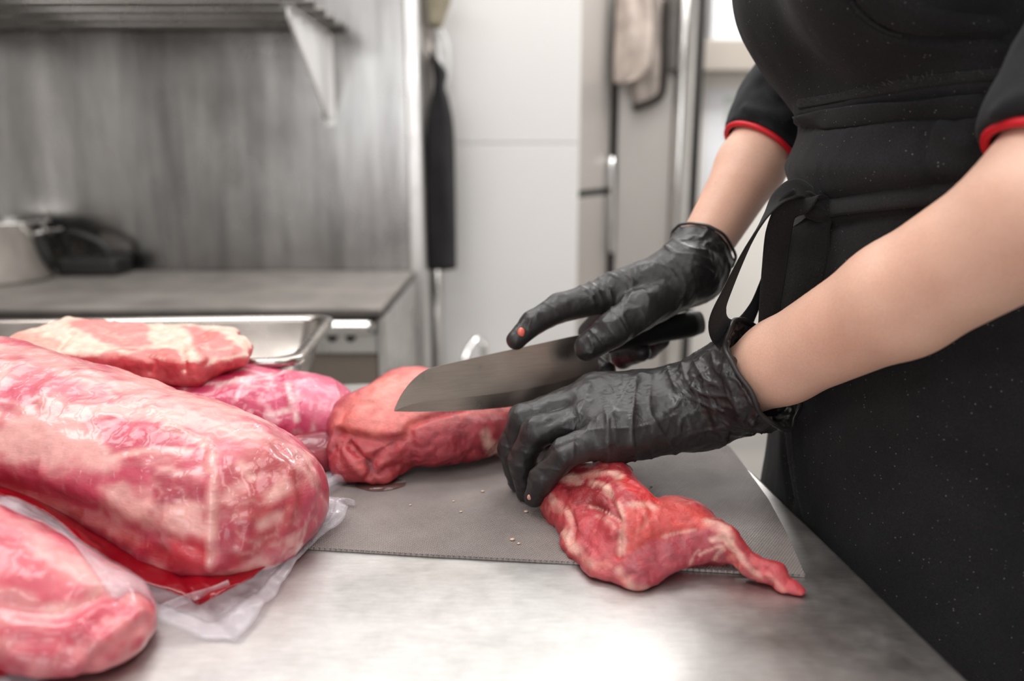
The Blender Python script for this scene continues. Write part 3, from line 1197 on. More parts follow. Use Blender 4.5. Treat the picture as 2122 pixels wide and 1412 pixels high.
A = Clay(sdf_A, T(-0.74, 0.50, -0.01), T(-0.12, 0.84, 0.20), 0.0027, 2)
A.disp(0.0035 * fbm(A.v, 26, 3, 11) + 0.0012 * fbm(A.v, 90, 2, 12))
A.press([(435, 905), (442, 960), (440, 1030), (436, 1110), (432, 1178)], 0.0035, 0.004)
A.press([(0, 1010), (120, 1040), (250, 1095), (330, 1150)], -0.006, 0.010)
A.press([(300, 1100), (380, 1130), (430, 1150)], -0.003, 0.006)
A.press([(330, 880), (400, 900), (440, 925)], 0.0022, 0.003)
A.press([(300, 830), (370, 890), (420, 925)], 0.0018, 0.0025)
A.press([(450, 905), (530, 890), (600, 950)], -0.002, 0.006)
A.press([(590, 960), (610, 1030), (590, 1100)], 0.0015, 0.004)
A.press([(500, 980), (520, 1060), (500, 1140)], 0.0018, 0.004)
A.refresh()
A.fill(VLEAN)
nA = fbm(A.v, 22, 4, 21)
A.blend(PINK, np.clip(nA * 1.6 + 0.35, 0, 0.8))
stre = fbm(np.stack([A.v[:, 0] * 14, A.v[:, 1] * 45, A.v[:, 2] * 45], 1), 1.0, 4, 22)
A.blend(VFAT, np.clip((stre - 0.12) * 4.0, 0, 0.8))
A.blend(VFAT, 0.55 * (1 - np.abs(fbm(A.v, 17, 3, 25))) ** 16)
def veins(cl, fr, seed, col, s, pw=16):
    cl.blend(col, s * (1 - np.abs(fbm(cl.v, fr, 3, seed))) ** pw)


A.patch([(0, 715), (140, 745), (330, 800), (520, 870), (540, 935), (470, 920), (300, 860), (150, 800), (0, 770)], VFAT, 0.75, 0.012, 0.016, 40)
A.patch([(0, 860), (180, 880), (240, 960), (120, 985), (0, 970)], VFAT, 0.9, 0.010, 0.014, 45)
A.patch([(60, 760), (160, 790), (150, 840), (30, 800)], PINK, 0.8, 0.01, 0.012, 50)
A.patch([(200, 880), (300, 880), (330, 925), (230, 930)], VLEAN, 0.9, 0.008, 0.012, 50)
A.patch([(0, 965), (200, 960), (330, 985), (440, 1000), (420, 1060), (250, 1030), (0, 1015)], VLEAN, 0.85, 0.008, 0.012, 50)
A.patch([(310, 985), (430, 990), (430, 1050), (340, 1045)], DEEP, 0.6, 0.008, 0.01, 50)
A.patch([(220, 1000), (300, 1020), (420, 1065), (430, 1120), (330, 1105), (230, 1060)], FATP, 0.8, 0.008, 0.012, 50)
A.patch([(460, 990), (560, 900), (625, 960), (622, 1060), (560, 1140), (460, 1170)], srgb(176, 66, 72), 0.92, 0.012, 0.010, 45)
A.patch([(455, 1080), (520, 1100), (500, 1150), (455, 1160)], VDEEP, 0.7, 0.01, 0.01, 50)
A.patch([(350, 1120), (430, 1130), (430, 1180), (370, 1175)], srgb(206, 60, 66), 0.8, 0.01, 0.008, 50)
veins(A, 42, 26, FATP, 0.35, 20)
A.blend(VDEEP, np.clip((fbm(A.v, 45, 3, 27) - 0.25) * 2.5, 0, 0.45))
for pl, w in (([(310, 845), (370, 890), (440, 930)], 0.004), ([(230, 950), (300, 935), (390, 935)], 0.004), ([(420, 910), (440, 960), (440, 1060), (434, 1170)], 0.005),
              ([(560, 1030), (590, 1010)], 0.007), ([(540, 1090), (575, 1070)], 0.005), ([(470, 1030), (500, 1010)], 0.006), ([(500, 960), (520, 990)], 0.005), ([(0, 1020), (150, 1060), (280, 1120)], 0.005),
              ([(90, 830), (190, 850), (330, 830)], 0.004), ([(120, 720), (200, 780), (260, 860)], 0.003)):
    A.paint(pl, w, FATP, 0.8)
A.paint([(0, 1000), (130, 1050), (250, 1110), (350, 1160)], 0.007, srgb(186, 40, 52), 0.8)
jA = empty('vacuum_packed_joint', np.array([-0.36, 0.66, H0]), 'large marbled meat joint in clear vacuum film, biggest piece on the table', 'meat')
A.col *= np.array([0.90, 0.82, 0.83])
A.make('meat', M_VAC, jA)
# ---------------------------------------------------------------- C: nearest vacuum-packed joint, bottom left
def sdf_C(p):
    d = sd_ell(p, T(-0.398, 0.494, 0.042), (0.158, 0.062, 0.050), euler(0, 0.24, -0.12))
    d = smin(d, sd_ell(p, T(-0.290, 0.468, 0.018), (0.052, 0.046, 0.024), euler(0, 0.15, -0.3)), 0.02)
    return on_floor(d, p, 0.0015)


C = Clay(sdf_C, T(-0.58, 0.39, -0.01), T(-0.20, 0.60, 0.13), 0.0027, 2)
C.disp(0.004 * fbm(C.v, 24, 3, 31) + 0.001 * fbm(C.v, 90, 2, 32))
C.press([(0, 1250), (120, 1270), (220, 1230)], -0.004, 0.007)
C.press([(150, 1390), (220, 1320), (290, 1270)], 0.003, 0.005)
C.press([(200, 1330), (170, 1290), (210, 1250)], 0.0025, 0.004)
C.press([(40, 1330), (130, 1330), (190, 1360)], -0.003, 0.006)
C.refresh()
C.fill(srgb(206, 84, 100))
C.blend(VLEAN, np.clip(fbm(C.v, 20, 4, 33) * 2, 0, 0.8))
C.blend(VFAT, np.clip((fbm(np.stack([C.v[:, 0] * 16, C.v[:, 1] * 40, C.v[:, 2] * 40], 1), 1.0, 4, 34) - 0.2) * 3, 0, 0.38))
veins(C, 18, 35, VFAT, 0.4)
C.patch([(60, 1090), (150, 1140), (240, 1180), (190, 1200), (90, 1160)], VFAT, 0.7, 0.01, 0.012, 45)
C.paint([(100, 1265), (160, 1255), (215, 1215)], 0.005, VFAT, 0.8)
C.paint([(0, 1390), (80, 1380), (150, 1400)], 0.012, VDEEP, 0.8)
jC = empty('vacuum_packed_joint', T(-0.37, 0.50, 0), 'pink vacuum-packed meat joint at the bottom left corner, nearest the viewer', 'meat')
C.col *= np.array([0.88, 0.78, 0.80])
C.make('meat', M_VAC, jC)
sheet(['film_flange', 'film_seal'], [P(-40, 1385, 0.437), P(80, 1375, 0.437), P(180, 1345, 0.443), P(250, 1310, 0.455), P(300, 1280, 0.470)],
      [G(-40, 1470, 0.004), G(60, 1425, 0.004), G(160, 1384, 0.004), G(250, 1335, 0.003), G(318, 1288, 0.004)], [M_JUICE, M_FILM], (0.5,), jC, 8, 60, 0.003, 0.004, 8)

# film flange of the big joint, draped over the nearest one
inner = [P(-60, 985, 0.60), P(90, 1040, 0.595), P(200, 1100, 0.585), P(300, 1140, 0.578), P(380, 1160, 0.572), P(450, 1160, 0.575), P(530, 1130, 0.59), P(590, 1085, 0.615), P(612, 1040, 0.64), P(615, 1000, 0.665)]
def on_C(px, py, Y):
    h = C.on(px, py)
    return P(px, py, Y) if h is None else P(px, py, h[1] - 0.003)


left_edge = [on_C(-60, 1034, 0.5), on_C(0, 1048, 0.5), on_C(60, 1066, 0.5), on_C(135, 1112, 0.500), on_C(190, 1175, 0.490), on_C(235, 1237, 0.478), P(300, 1278, 0.482), P(380, 1306, 0.480), P(440, 1332, 0.477), P(466, 1347, 0.478)]
outer = left_edge + [
         G(500, 1310, 0.006), G(560, 1242, 0.005), G(600, 1185, 0.005), G(640, 1132, 0.006), G(700, 1088, 0.010), G(722, 1050, 0.014)]
sheet(['film_pocket', 'film_flange', 'film_seal'], inner, outer, [M_JUICE, M_FILM, M_SEAL], (0.60, 0.78), jA, 20, 140, 0.004, 0.003, 2, 0.0007, C)
# loose film tongue curling up at the right end of the bag
lip = catmull([G(628, 1040, 0.02), P(655, 1028, 0.682), P(690, 1030, 0.690), P(715, 1036, 0.690), P(738, 1044, 0.688)], 8)
lip2 = catmull([G(618, 1095, 0.012), G(650, 1085, 0.008), G(690, 1072, 0.010), P(712, 1052, 0.680), P(735, 1048, 0.684)], 8)
sheet(['film_tongue'], lip, lip2, [M_SEAL], (), jA, 8, 40, 0.003, 0.004, 5)
# folded film ridges in the juice pocket
for k, pl in enumerate(([P(360, 1165, 0.565), P(395, 1190, 0.553), P(410, 1212, 0.545), P(405, 1238, 0.530)], [P(335, 1262, 0.510), P(390, 1240, 0.518), P(440, 1225, 0.526), P(475, 1210, 0.533)])):
    tube('film_fold', catmull(pl, 6), 0.0022, M_SEAL, jA, 8, wide=0.0035)

# ---------------------------------------------------------------- D: dark joint under B, with rolled film
def sdf_D(p):
    d = sd_ell(p, T(-0.235, 0.815, 0.022), (0.085, 0.058, 0.026), euler(0, 0, 0.15))
    d = smin(d, sd_ell(p, P(680, 950, 0.795), (0.026, 0.035, 0.026)), 0.02)
    return on_floor(d, p, 0.0015)


D = Clay(sdf_D, T(-0.35, 0.73, -0.01), T(-0.12, 0.90, 0.07), 0.0027, 2)
D.disp(0.002 * fbm(D.v, 40, 3, 41))
D.fill(srgb(128, 18, 44))
D.blend(srgb(168, 62, 72), np.clip(fbm(D.v, 40, 3, 42) * 2.5 - 0.1, 0, 0.7))
jD = empty('vacuum_packed_joint', T(-0.235, 0.81, 0), 'dark red vacuum-packed meat squeezed under the bright pink joint', 'meat')
D.make('meat', M_VAC, jD)
sheet(['film_flange', 'film_seal'], [P(630, 985, 0.765), P(655, 982, 0.762), P(690, 975, 0.765), P(715, 968, 0.770)], [G(615, 1032, 0.004), G(645, 1022, 0.004), G(690, 1005, 0.004), G(726, 986, 0.004)],
      [M_FILM, M_SEAL], (0.45,), jD, 8, 40, 0.003, 0.004, 9)
roll = catmull([G(652, 1022, 0.008), G(690, 1003, 0.008), G(724, 984, 0.007)], 6)
tube('film_roll', roll, 0.0075, M_SEAL, jD, 14, cap=False)

# ---------------------------------------------------------------- B: bright pink joint in film
def sdf_B(p):
    d = sd_ell(p, P(575, 850, 0.835), (0.082, 0.056, 0.038), euler(0.10, 0.12, -0.25))
    d = smin(d, sd_ell(p, P(450, 832, 0.840), (0.085, 0.058, 0.036), euler(0, 0.05, -0.1)), 0.03)
    d = smin(d, sd_ell(p, P(657, 860, 0.838), (0.040, 0.042, 0.036), euler(0, 0.3, -0.3)), 0.03)
    return on_floor(d, p, 0.004)


B = Clay(sdf_B, T(-0.45, 0.74, -0.01), T(-0.14, 0.96, 0.13), 0.0024, 2)
B.disp(0.0025 * fbm(B.v, 30, 3, 51) + 0.0008 * fbm(B.v, 100, 2, 52))
B.press([(590, 765), (600, 820), (615, 870), (600, 905)], 0.0025, 0.004)
B.press([(690, 790), (700, 830), (680, 900)], 0.002, 0.004)
B.press([(470, 780), (540, 790), (600, 800)], 0.0015, 0.003)
B.refresh()
B.fill(srgb(206, 62, 104))
B.blend(srgb(188, 20, 72), np.clip(fbm(B.v, 34, 4, 53) * 2.2, 0, 0.8))
B.blend(srgb(240, 176, 186), np.clip((fbm(np.stack([B.v[:, 0] * 50, B.v[:, 1] * 25, B.v[:, 2] * 50], 1), 1.0, 4, 54) - 0.12) * 5, 0, 0.75))
veins(B, 22, 55, srgb(246, 206, 206), 0.8)
B.patch([(620, 790), (690, 800), (715, 850), (690, 900), (640, 880), (625, 840)], srgb(226, 110, 140), 0.85, 0.006, 0.006, 60)
for pl, w in (([(455, 800), (500, 785), (560, 775)], 0.004), ([(597, 800), (607, 840), (615, 870)], 0.004), ([(380, 780), (430, 795), (480, 790)], 0.003), ([(560, 860), (600, 850)], 0.004)):
    B.paint(pl, w, srgb(246, 206, 206), 0.85)
jB = empty('vacuum_packed_joint', T(-0.28, 0.85, 0), 'bright pink vacuum-packed joint behind the big joint, below the steak', 'meat')
B.col *= 0.90
B.make('meat', M_VAC, jB)

# ---------------------------------------------------------------- E: raw steak on top
eR = euler(0.10, 0.045, -0.05)


def sdf_E(p):
    c = P(268, 727, 0.855)
    d = sd_rbox(p, c, (0.106, 0.058, 0.0165), 0.008, eR)
    d = smin(d, sd_ell(p, P(125, 718, 0.862), (0.064, 0.042, 0.013), eR), 0.02)
    d = smin(d, sd_ell(p, P(62, 708, 0.845), (0.024, 0.020, 0.010), eR), 0.008)
    d = smin(d, sd_ell(p, P(462, 732, 0.845), (0.030, 0.042, 0.017), eR), 0.015)
    d = smin(d, sd_cone(p, P(478, 732, 0.836), P(502, 744, 0.830), 0.011, 0.007), 0.008)
    return d


E = Clay(sdf_E, T(-0.68, 0.74, 0.03), T(-0.24, 1.0, 0.18), 0.0024, 1)
E.disp(0.0030 * fbm(E.v, 45, 3, 61) + 0.0010 * fbm(E.v, 130, 2, 62))
E.press([(375, 718), (378, 745), (380, 768)], -0.005, 0.004)
E.press([(120, 722), (135, 700), (150, 690)], -0.005, 0.004)
E.press([(300, 735), (320, 750), (310, 768)], -0.003, 0.004)
E.press([(430, 720), (440, 740), (425, 756)], -0.002, 0.004)
E.refresh()
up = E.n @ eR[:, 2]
E.fill(srgb(226, 92, 98))
E.blend(srgb(206, 56, 70), np.clip(fbm(E.v, 60, 3, 63) * 2.5, 0, 0.8))
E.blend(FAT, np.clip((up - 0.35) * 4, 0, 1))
E.patch([(140, 668), (200, 655), (300, 664), (305, 700), (310, 716), (240, 720), (205, 705), (165, 685)], srgb(230, 138, 134), 0.95, 0.004, 0.006, 80)
E.patch([(380, 676), (430, 682), (480, 705), (505, 735), (440, 740), (400, 730), (395, 700)], srgb(230, 120, 118), 0.9, 0.005, 0.006, 80)
E.patch([(25, 690), (60, 690), (120, 705), (125, 722), (60, 720), (25, 705)], srgb(240, 152, 138), 0.8, 0.005, 0.005, 80)
E.patch([(200, 740), (300, 722), (370, 726), (372, 765), (280, 772), (230, 756)], srgb(214, 60, 72), 0.75, 0.005, 0.006, 80)
for pl in ([(205, 688), (250, 700), (300, 690)], [(190, 675), (230, 690), (260, 712)], [(420, 690), (430, 720)], [(400, 715), (440, 725), (480, 720)], [(310, 735), (340, 745)]):
    E.paint(pl, 0.0022, FAT, 0.5)
E.col *= 0.93
st = origin_to_base(E.make('raw_steak', M_MEAT))
tag(st, 'pale raw steak with creamy fat lying on top of the packed joints', 'meat')

# ---------------------------------------------------------------- F: loin piece on the mat behind the blade
f0, f1 = T(-0.118, 0.790, 0.042), T(0.055, 0.900, 0.040)


def sdf_F(p):
    R = rotz(math.atan2(f1[1] - f0[1], f1[0] - f0[0]))
    d = sd_ell(p, T(-0.060, 0.815, 0.040), (0.105, 0.058, 0.041), R)
    d = smin(d, sd_ell(p, T(0.030, 0.875, 0.036), (0.090, 0.054, 0.042), R), 0.03)
    d = smin(d, sd_ell(p, P(790, 880, 0.80), (0.055, 0.055, 0.036), euler(0.25, 0.1, 0.3)), 0.012)   # pale upper muscle
    d = smin(d, sd_ell(p, P(860, 830, 0.845), (0.055, 0.055, 0.034), euler(0.1, 0.0, 0.4)), 0.012)
    d = smin(d, sd_ell(p, P(770, 965, 0.762), (0.042, 0.034, 0.030), euler(0, 0, 0.4)), 0.010)      # ragged cut end below
    d = smin(d, sd_cone(p, P(708, 930, 0.765), P(745, 985, 0.748), 0.014, 0.017), 0.006)
    d = smin(d, sd_cone(p, P(745, 985, 0.748), P(800, 1000, 0.742), 0.017, 0.012), 0.006)
    d = smin(d, sd_ell(p, P(985, 950, 0.815), (0.018, 0.012, 0.011)), 0.006)
    d = smin(d, sd_ell(p, P(1035, 900, 0.835), (0.020, 0.03, 0.036), R), 0.012)
    return on_floor(d, p, ZM + 0.0005)


F = Clay(sdf_F, T(-0.22, 0.70, -0.005), T(0.16, 0.98, 0.125), 0.0022, 1)
low = np.clip((H0 + 0.062 - F.v[:, 2]) / 0.02, 0, 1)
F.disp(0.0022 * fbm(F.v, 45, 3, 71) + 0.0008 * fbm(F.v, 130, 2, 72) + low * 0.0024 * fbm(F.v, 85, 3, 74) + low * 0.0006 * fbm(F.v * np.array([1, 1, 0.15]), 260, 2, 75))
F.press([(700, 895), (740, 905), (790, 912), (840, 905), (852, 880), (900, 860), (960, 845)], -0.0055, 0.005)
F.press([(722, 918), (742, 940), (760, 952), (768, 975), (764, 990)], -0.0055, 0.0035)
F.press([(812, 922), (790, 935), (776, 952), (770, 975)], -0.0045, 0.0035)
F.press([(745, 905), (770, 925), (800, 918)], -0.003, 0.003)
F.press([(712, 935), (728, 960), (748, 985)], 0.0025, 0.004)
F.press([(790, 960), (815, 950), (835, 925)], 0.0022, 0.004)
F.press([(785, 985), (805, 970), (830, 965)], -0.0025, 0.003)
F.press([(850, 905), (860, 960), (845, 1005)], -0.0025, 0.004)
F.press([(830, 920), (880, 930), (905, 905)], -0.002, 0.004)
F.press([(955, 965), (985, 935), (1015, 945)], -0.003, 0.004)
F.press([(705, 870), (720, 845), (770, 835)], -0.003, 0.005)
F.refresh()
F.fill(srgb(182, 66, 78))
F.blend(srgb(156, 42, 58), np.clip(fbm(F.v, 40, 3, 73) * 2.2, 0, 0.7))
F.patch([(690, 880), (720, 830), (790, 780), (880, 760), (900, 850), (850, 890), (840, 905), (750, 900), (700, 895)], srgb(224, 120, 112), 0.95, 0.008, 0.006, 60)
F.patch([(840, 905), (852, 880), (920, 850), (1000, 830), (1060, 840), (1060, 860), (960, 868), (880, 885)], srgb(214, 84, 84), 0.6, 0.01, 0.008, 60)
F.patch([(780, 790), (860, 765), (880, 800), (800, 820)], srgb(244, 160, 146), 0.7, 0.010, 0.010, 60)
F.patch([(700, 905), (830, 915), (850, 1000), (760, 1015), (700, 950)], srgb(182, 60, 68), 0.75, 0.006, 0.006, 60)
for pl, w, c, s in (([(745, 850), (780, 830), (800, 800)], 0.009, srgb(246, 166, 150), 0.5), ([(775, 895), (790, 860), (810, 830)], 0.007, srgb(246, 166, 150), 0.4),
                    ([(1005, 900), (1015, 930), (1030, 965)], 0.006, FAT, 0.85), ([(960, 860), (1020, 850), (1055, 848)], 0.005, srgb(228, 110, 100), 0.7),
                    ([(1020, 925), (1045, 950)], 0.007, FAT, 0.8), ([(765, 960), (772, 985)], 0.005, srgb(110, 14, 24), 0.8), ([(740, 965), (790, 1000), (830, 990)], 0.004, srgb(214, 100, 96), 0.6)):
    F.paint(pl, w, c, s)
F.col *= np.array([0.86, 0.72, 0.72])
lo = origin_to_base(F.make('loin_piece', M_MEAT))
tag(lo, 'raw loin piece on the mat behind the knife blade', 'meat')
# thin pool of juice under the loin end
M_WET = film_mat('meat_juice', srgb(120, 70, 62), 0.25, 0.05)
jp = catmull([G(735, 1012), G(765, 1024), G(805, 1023), G(840, 1012), G(830, 1000), G(770, 1000)], 6, True)
n = len(jp)
v = [np.array([p[0], p[1], H0 + ZM + 0.0001]) for p in jp] + [np.array([p[0], p[1], H0 + ZM + 0.0009]) for p in jp]
f = [tuple(range(n))[::-1], tuple(range(n, 2 * n))] + [(i, (i + 1) % n, (i + 1) % n + n, i + n) for i in range(n)]
o = origin_to_base(pyd('juice_puddle', v, f, M_WET))
tag(o, 'small glossy puddle of meat juice under the cut loin end', 'puddle')

# ---------------------------------------------------------------- G: trimmed piece under the left hand
def sdf_G(p):
    d = sd_cone(p, P(1302, 1105, 0.588), P(1418, 1106, 0.604), 0.024, 0.025)
    d = smin(d, sd_cone(p, P(1195, 1040, 0.660), P(1275, 1052, 0.622), 0.020, 0.019), 0.012)
    d = smin(d, sd_cone(p, P(1312, 1182, 0.563), P(1450, 1150, 0.583), 0.017, 0.021), 0.012)
    d = smin(d, sd_cone(p, P(1245, 1178, 0.568), P(1318, 1212, 0.551), 0.013, 0.0085), 0.012)
    d = smin(d, sd_cone(p, P(1318, 1212, 0.551), P(1410, 1170, 0.575), 0.0085, 0.014), 0.012)
    d = smin(d, sd_cone(p, P(1172, 1005, 0.680), P(1270, 1000, 0.662), 0.019, 0.018), 0.012)
    d = smin(d, sd_cone(p, P(1270, 1000, 0.660), P(1312, 1060, 0.612), 0.019, 0.020), 0.010)
    d = smin(d, sd_cone(p, P(1293, 1062, 0.598), P(1296, 1140, 0.570), 0.012, 0.008), 0.006)          # sharp fat ridge
    d = smin(d, sd_ell(p, P(1414, 1084, 0.612), (0.030, 0.028, 0.018), euler(0.15, 0.25, -0.3)), 0.008)
    d = smin(d, sd_cone(p, P(1212, 1085, 0.628), P(1260, 1160, 0.582), 0.020, 0.020), 0.007)          # lower left muscle
    d = smin(d, sd_cone(p, P(1165, 1042, 0.668), P(1200, 1100, 0.630), 0.018, 0.014), 0.012)
    d = smin(d, sd_cone(p, P(1185, 1130, 0.603), P(1250, 1188, 0.565), 0.010, 0.010), 0.008)
    d = smin(d, sd_cone(p, P(1140, 1050, 0.672), P(1160, 1082, 0.655), 0.009, 0.009), 0.005)
    d = smin(d, sd_cone(p, P(1180, 1118, 0.612), P(1190, 1135, 0.604), 0.009, 0.009), 0.004)
    d = smin(d, sd_cone(p, P(1440, 1110, 0.598), P(1500, 1128, 0.578), 0.020, 0.013), 0.012)
    d = smin(d, sd_cone(p, P(1488, 1098, 0.582), P(1512, 1110, 0.574), 0.008, 0.008), 0.006)
    d = smin(d, sd_cone(p, P(1500, 1130, 0.576), P(1555, 1172, 0.560), 0.0115, 0.0082), 0.008)
    d = smin(d, sd_cone(p, P(1555, 1172, 0.560), P(1604, 1194, 0.550), 0.0084, 0.0092), 0.004)
    d = smin(d, sd_cone(p, P(1606, 1190, 0.551), P(1622, 1220, 0.543), 0.0084, 0.0070), 0.004)
    d = smin(d, sd_cone(p, P(1622, 1222, 0.543), P(1655, 1236, 0.537), 0.0068, 0.0062), 0.004)
    d = smin(d, sd_cone(p, P(1640, 1218, 0.542), P(1654, 1232, 0.538), 0.0060, 0.0062), 0.004)
    d = smax(d, -sd_cone(p, P(1262, 1058, 0.578), P(1276, 1100, 0.548), 0.007, 0.007), 0.010)
    d = smax(d, -sd_ell(p, G(1455, 1200, 0.0), (0.036, 0.013, 0.009), euler(0, 0, 0.25)), 0.006)
    return on_floor(d, p, 0.0008, 0.004)


Gm = Clay(sdf_G, T(0.0, 0.49, -0.005), T(0.30, 0.74, 0.085), 0.0015, 1)
Gm.disp(0.0022 * fbm(Gm.v, 55, 3, 81) + 0.0009 * fbm(Gm.v, 170, 3, 82))
for pl, am, w in (([(1222, 1050), (1250, 1058), (1285, 1080)], -0.0030, 0.0028), ([(1180, 1005), (1215, 1003), (1250, 1020)], -0.0022, 0.003), ([(1255, 1020), (1275, 1060), (1283, 1100), (1282, 1150)], -0.0035, 0.003),
                  ([(1300, 1148), (1340, 1128), (1373, 1114), (1451, 1097)], -0.0016, 0.003), ([(1175, 1050), (1190, 1090), (1185, 1120)], -0.0035, 0.003), ([(1500, 1120), (1515, 1145), (1520, 1180)], -0.0025, 0.003),
                  ([(1590, 1180), (1600, 1195), (1595, 1215)], -0.002, 0.0025), ([(1340, 1040), (1350, 1065), (1330, 1100)], -0.0015, 0.003), ([(1320, 1050), (1318, 1090), (1312, 1130)], -0.001, 0.002), ([(1210, 1120), (1240, 1150), (1250, 1180)], -0.0016, 0.003),
                  ([(1460, 1120), (1480, 1150), (1470, 1180)], -0.0012, 0.003), ([(1295, 1200), (1310, 1190), (1330, 1200)], -0.002, 0.003), ([(1160, 990), (1200, 985), (1260, 980)], 0.0014, 0.003), ([(1290, 985), (1320, 1005), (1345, 1025)], 0.0015, 0.003)):
    Gm.press(pl, am, w, step=4)
Gm.refresh()
Gm.fill(srgb(186, 66, 74))
Gm.blend(srgb(156, 38, 52), np.clip(fbm(Gm.v, 50, 3, 83) * 2.0, 0, 0.7))
Gm.blend(srgb(226, 140, 128), np.clip((fbm(Gm.v, 75, 4, 84) - 0.22) * 3.0, 0, 0.5))
Gm.patch([(1298, 1060), (1330, 1042), (1400, 1036), (1460, 1068), (1470, 1092), (1400, 1105), (1345, 1126), (1306, 1150), (1296, 1110)], srgb(214, 84, 80), 0.95, 0.003, 0.004, 110)
Gm.patch([(1300, 1155), (1373, 1118), (1460, 1098), (1500, 1125), (1500, 1175), (1407, 1190), (1330, 1226), (1300, 1210)], srgb(164, 54, 70), 0.92, 0.003, 0.004, 110)
Gm.patch([(1175, 1008), (1240, 1005), (1268, 1045), (1280, 1075), (1225, 1052), (1185, 1040)], srgb(150, 44, 50), 0.9, 0.003, 0.004, 110)
Gm.patch([(1198, 1085), (1260, 1075), (1285, 1110), (1282, 1165), (1235, 1150)], srgb(196, 70, 80), 0.9, 0.004, 0.004, 110)
Gm.patch([(1285, 985), (1325, 1005), (1375, 1032), (1335, 1040), (1300, 1015)], srgb(214, 20, 28), 0.85, 0.004, 0.005, 110)
Gm.patch([(1555, 1150), (1625, 1180), (1668, 1232), (1650, 1246), (1600, 1228), (1570, 1200)], srgb(204, 80, 88), 0.85, 0.004, 0.004, 110)
for pl, w, s in (([(1150, 988), (1180, 990), (1215, 985), (1260, 978), (1285, 990)], 0.0045, 0.85), ([(1185, 985), (1200, 1000)], 0.004, 0.8), ([(1255, 1005), (1272, 1035), (1290, 1070), (1290, 1110), (1288, 1145)], 0.0030, 0.95),
                 ([(1225, 1000), (1250, 1005), (1262, 1020)], 0.004, 0.8), ([(1310, 1046), (1335, 1045), (1352, 1050)], 0.0045, 0.7), ([(1330, 1050), (1340, 1080), (1325, 1100)], 0.002, 0.35),
                 ([(1222, 1050), (1250, 1058), (1285, 1080)], 0.0014, 0.85), ([(1238, 1070), (1262, 1082), (1280, 1100)], 0.0025, 0.4), ([(1373, 1112), (1410, 1104), (1440, 1098)], 0.0016, 0.6),
                 ([(1470, 1082), (1495, 1094), (1512, 1110)], 0.0050, 0.95), ([(1475, 1120), (1500, 1115), (1512, 1125)], 0.003, 0.8), ([(1512, 1125), (1530, 1150), (1555, 1180), (1575, 1195)], 0.0030, 0.8),
                 ([(1168, 1100), (1182, 1120), (1195, 1140)], 0.0045, 0.8), ([(1150, 1040), (1175, 1060), (1185, 1090), (1178, 1115)], 0.0030, 0.8), ([(1180, 1130), (1200, 1150), (1225, 1170)], 0.0040, 0.5),
                 ([(1282, 1185), (1300, 1205), (1303, 1226)], 0.0040, 0.8), ([(1310, 1222), (1335, 1222)], 0.004, 0.5), ([(1450, 1150), (1475, 1138), (1495, 1132)], 0.0018, 0.7), ([(1430, 1170), (1440, 1148), (1450, 1140)], 0.0013, 0.6),
                 ([(1480, 1160), (1490, 1145), (1500, 1140)], 0.0016, 0.6), ([(1640, 1236), (1664, 1238)], 0.004, 0.6), ([(1142, 1030), (1150, 1055), (1165, 1062)], 0.0035, 0.7), ([(1590, 1190), (1605, 1205), (1625, 1228)], 0.0025, 0.5), ([(1395, 1040), (1420, 1050)], 0.002, 0.25)):
    Gm.paint(pl, w, FAT, s * 0.9, 0.6, 85)
Gm.col *= np.array([0.86, 0.70, 0.69])
tm = origin_to_base(Gm.make('trimmed_piece', M_MEAT))
tag(tm, 'raw trimmed meat with fatty seams and thin tail held under the left glove', 'meat')

# crumbs of fat scattered on the mat
for k, (cx, cy, r) in enumerate(((1000, 1020, 0.0014), (955, 1062, 0.0012), (1090, 1062, 0.0016), (1062, 1120, 0.0017), (1075, 1128, 0.0012), (940, 1040, 0.001), (850, 1048, 0.001), (1350, 1010, 0.0012))):
    c = G(cx, cy, ZM) + np.array([0, 0, r * 0.5])
    bm = bmesh.new()
    bmesh.ops.create_icosphere(bm, subdivisions=2, radius=r)
    for vv in bm.verts:
        vv.co = Vector((vv.co.x * random.uniform(1.0, 1.5), vv.co.y * random.uniform(0.8, 1.2), vv.co.z * 0.55))
        vv.co += Vector(c)
    o = bm_to('fat_crumb', bm, m_plain('fat_crumb_%d' % k, srgb(196, 168, 146), 0.4), None, True)
    origin_to_base(o)
    tag(o, 'tiny pale crumb of fat on the grey cutting mat', 'crumb', 'fat crumbs on the cutting mat')
# ================================================================= knife
M_BLADE = None


def make_blade_mat():
    m = NT('brushed_blade_steel')
    b = m.bsdf(Metallic=1.0)
    vec = m.coords()
    n1 = m.noise(m.coords((6, 6, 160)), 6.0, 4.0, 0.6)
    n2 = m.noise(vec, 24.0, 4.0, 0.6)
    c = m.ramp(n1, [(0.3, srgb(186, 174, 165)), (0.7, srgb(200, 189, 180))])
    c = m.mix(1.0, c, m.ramp(n2, [(0.3, 0.86), (0.7, 1.0)]), 'MULTIPLY')
    m.l(c, b.inputs['Base Color'])
    m.l(m.ramp(n2, [(0.3, 0.26), (0.7, 0.36)]), b.inputs['Roughness'])
    m.bump(n1, 0.04, 0.0005, b)
    return m.m


M_BLADE = make_blade_mat()
M_EDGE = m_steel('ground_edge_steel', srgb(205, 200, 196), 0.22, (1, 1, 1), 0.03, 0.05, 20.0)
M_HANDLE = m_plain('black_knife_handle', srgb(20, 19, 19), 0.5, 0, 0.1, 60.0, 0.15, 900.0)
# blade lies in a plane from the tip (nearer the viewer) to the heel
kT, kH = P(816, 851, 0.725), P(1228, 790, 0.800)
kx = kH - kT
kx = kx / np.linalg.norm(kx)                       # along the edge, tip -> heel
ky = np.array([0, 0.24, 1.0])
ky = ky - kx * (ky @ kx)
ky /= np.linalg.norm(ky)                           # edge -> spine
kn = np.cross(kx, ky)                              # towards/away from the viewer


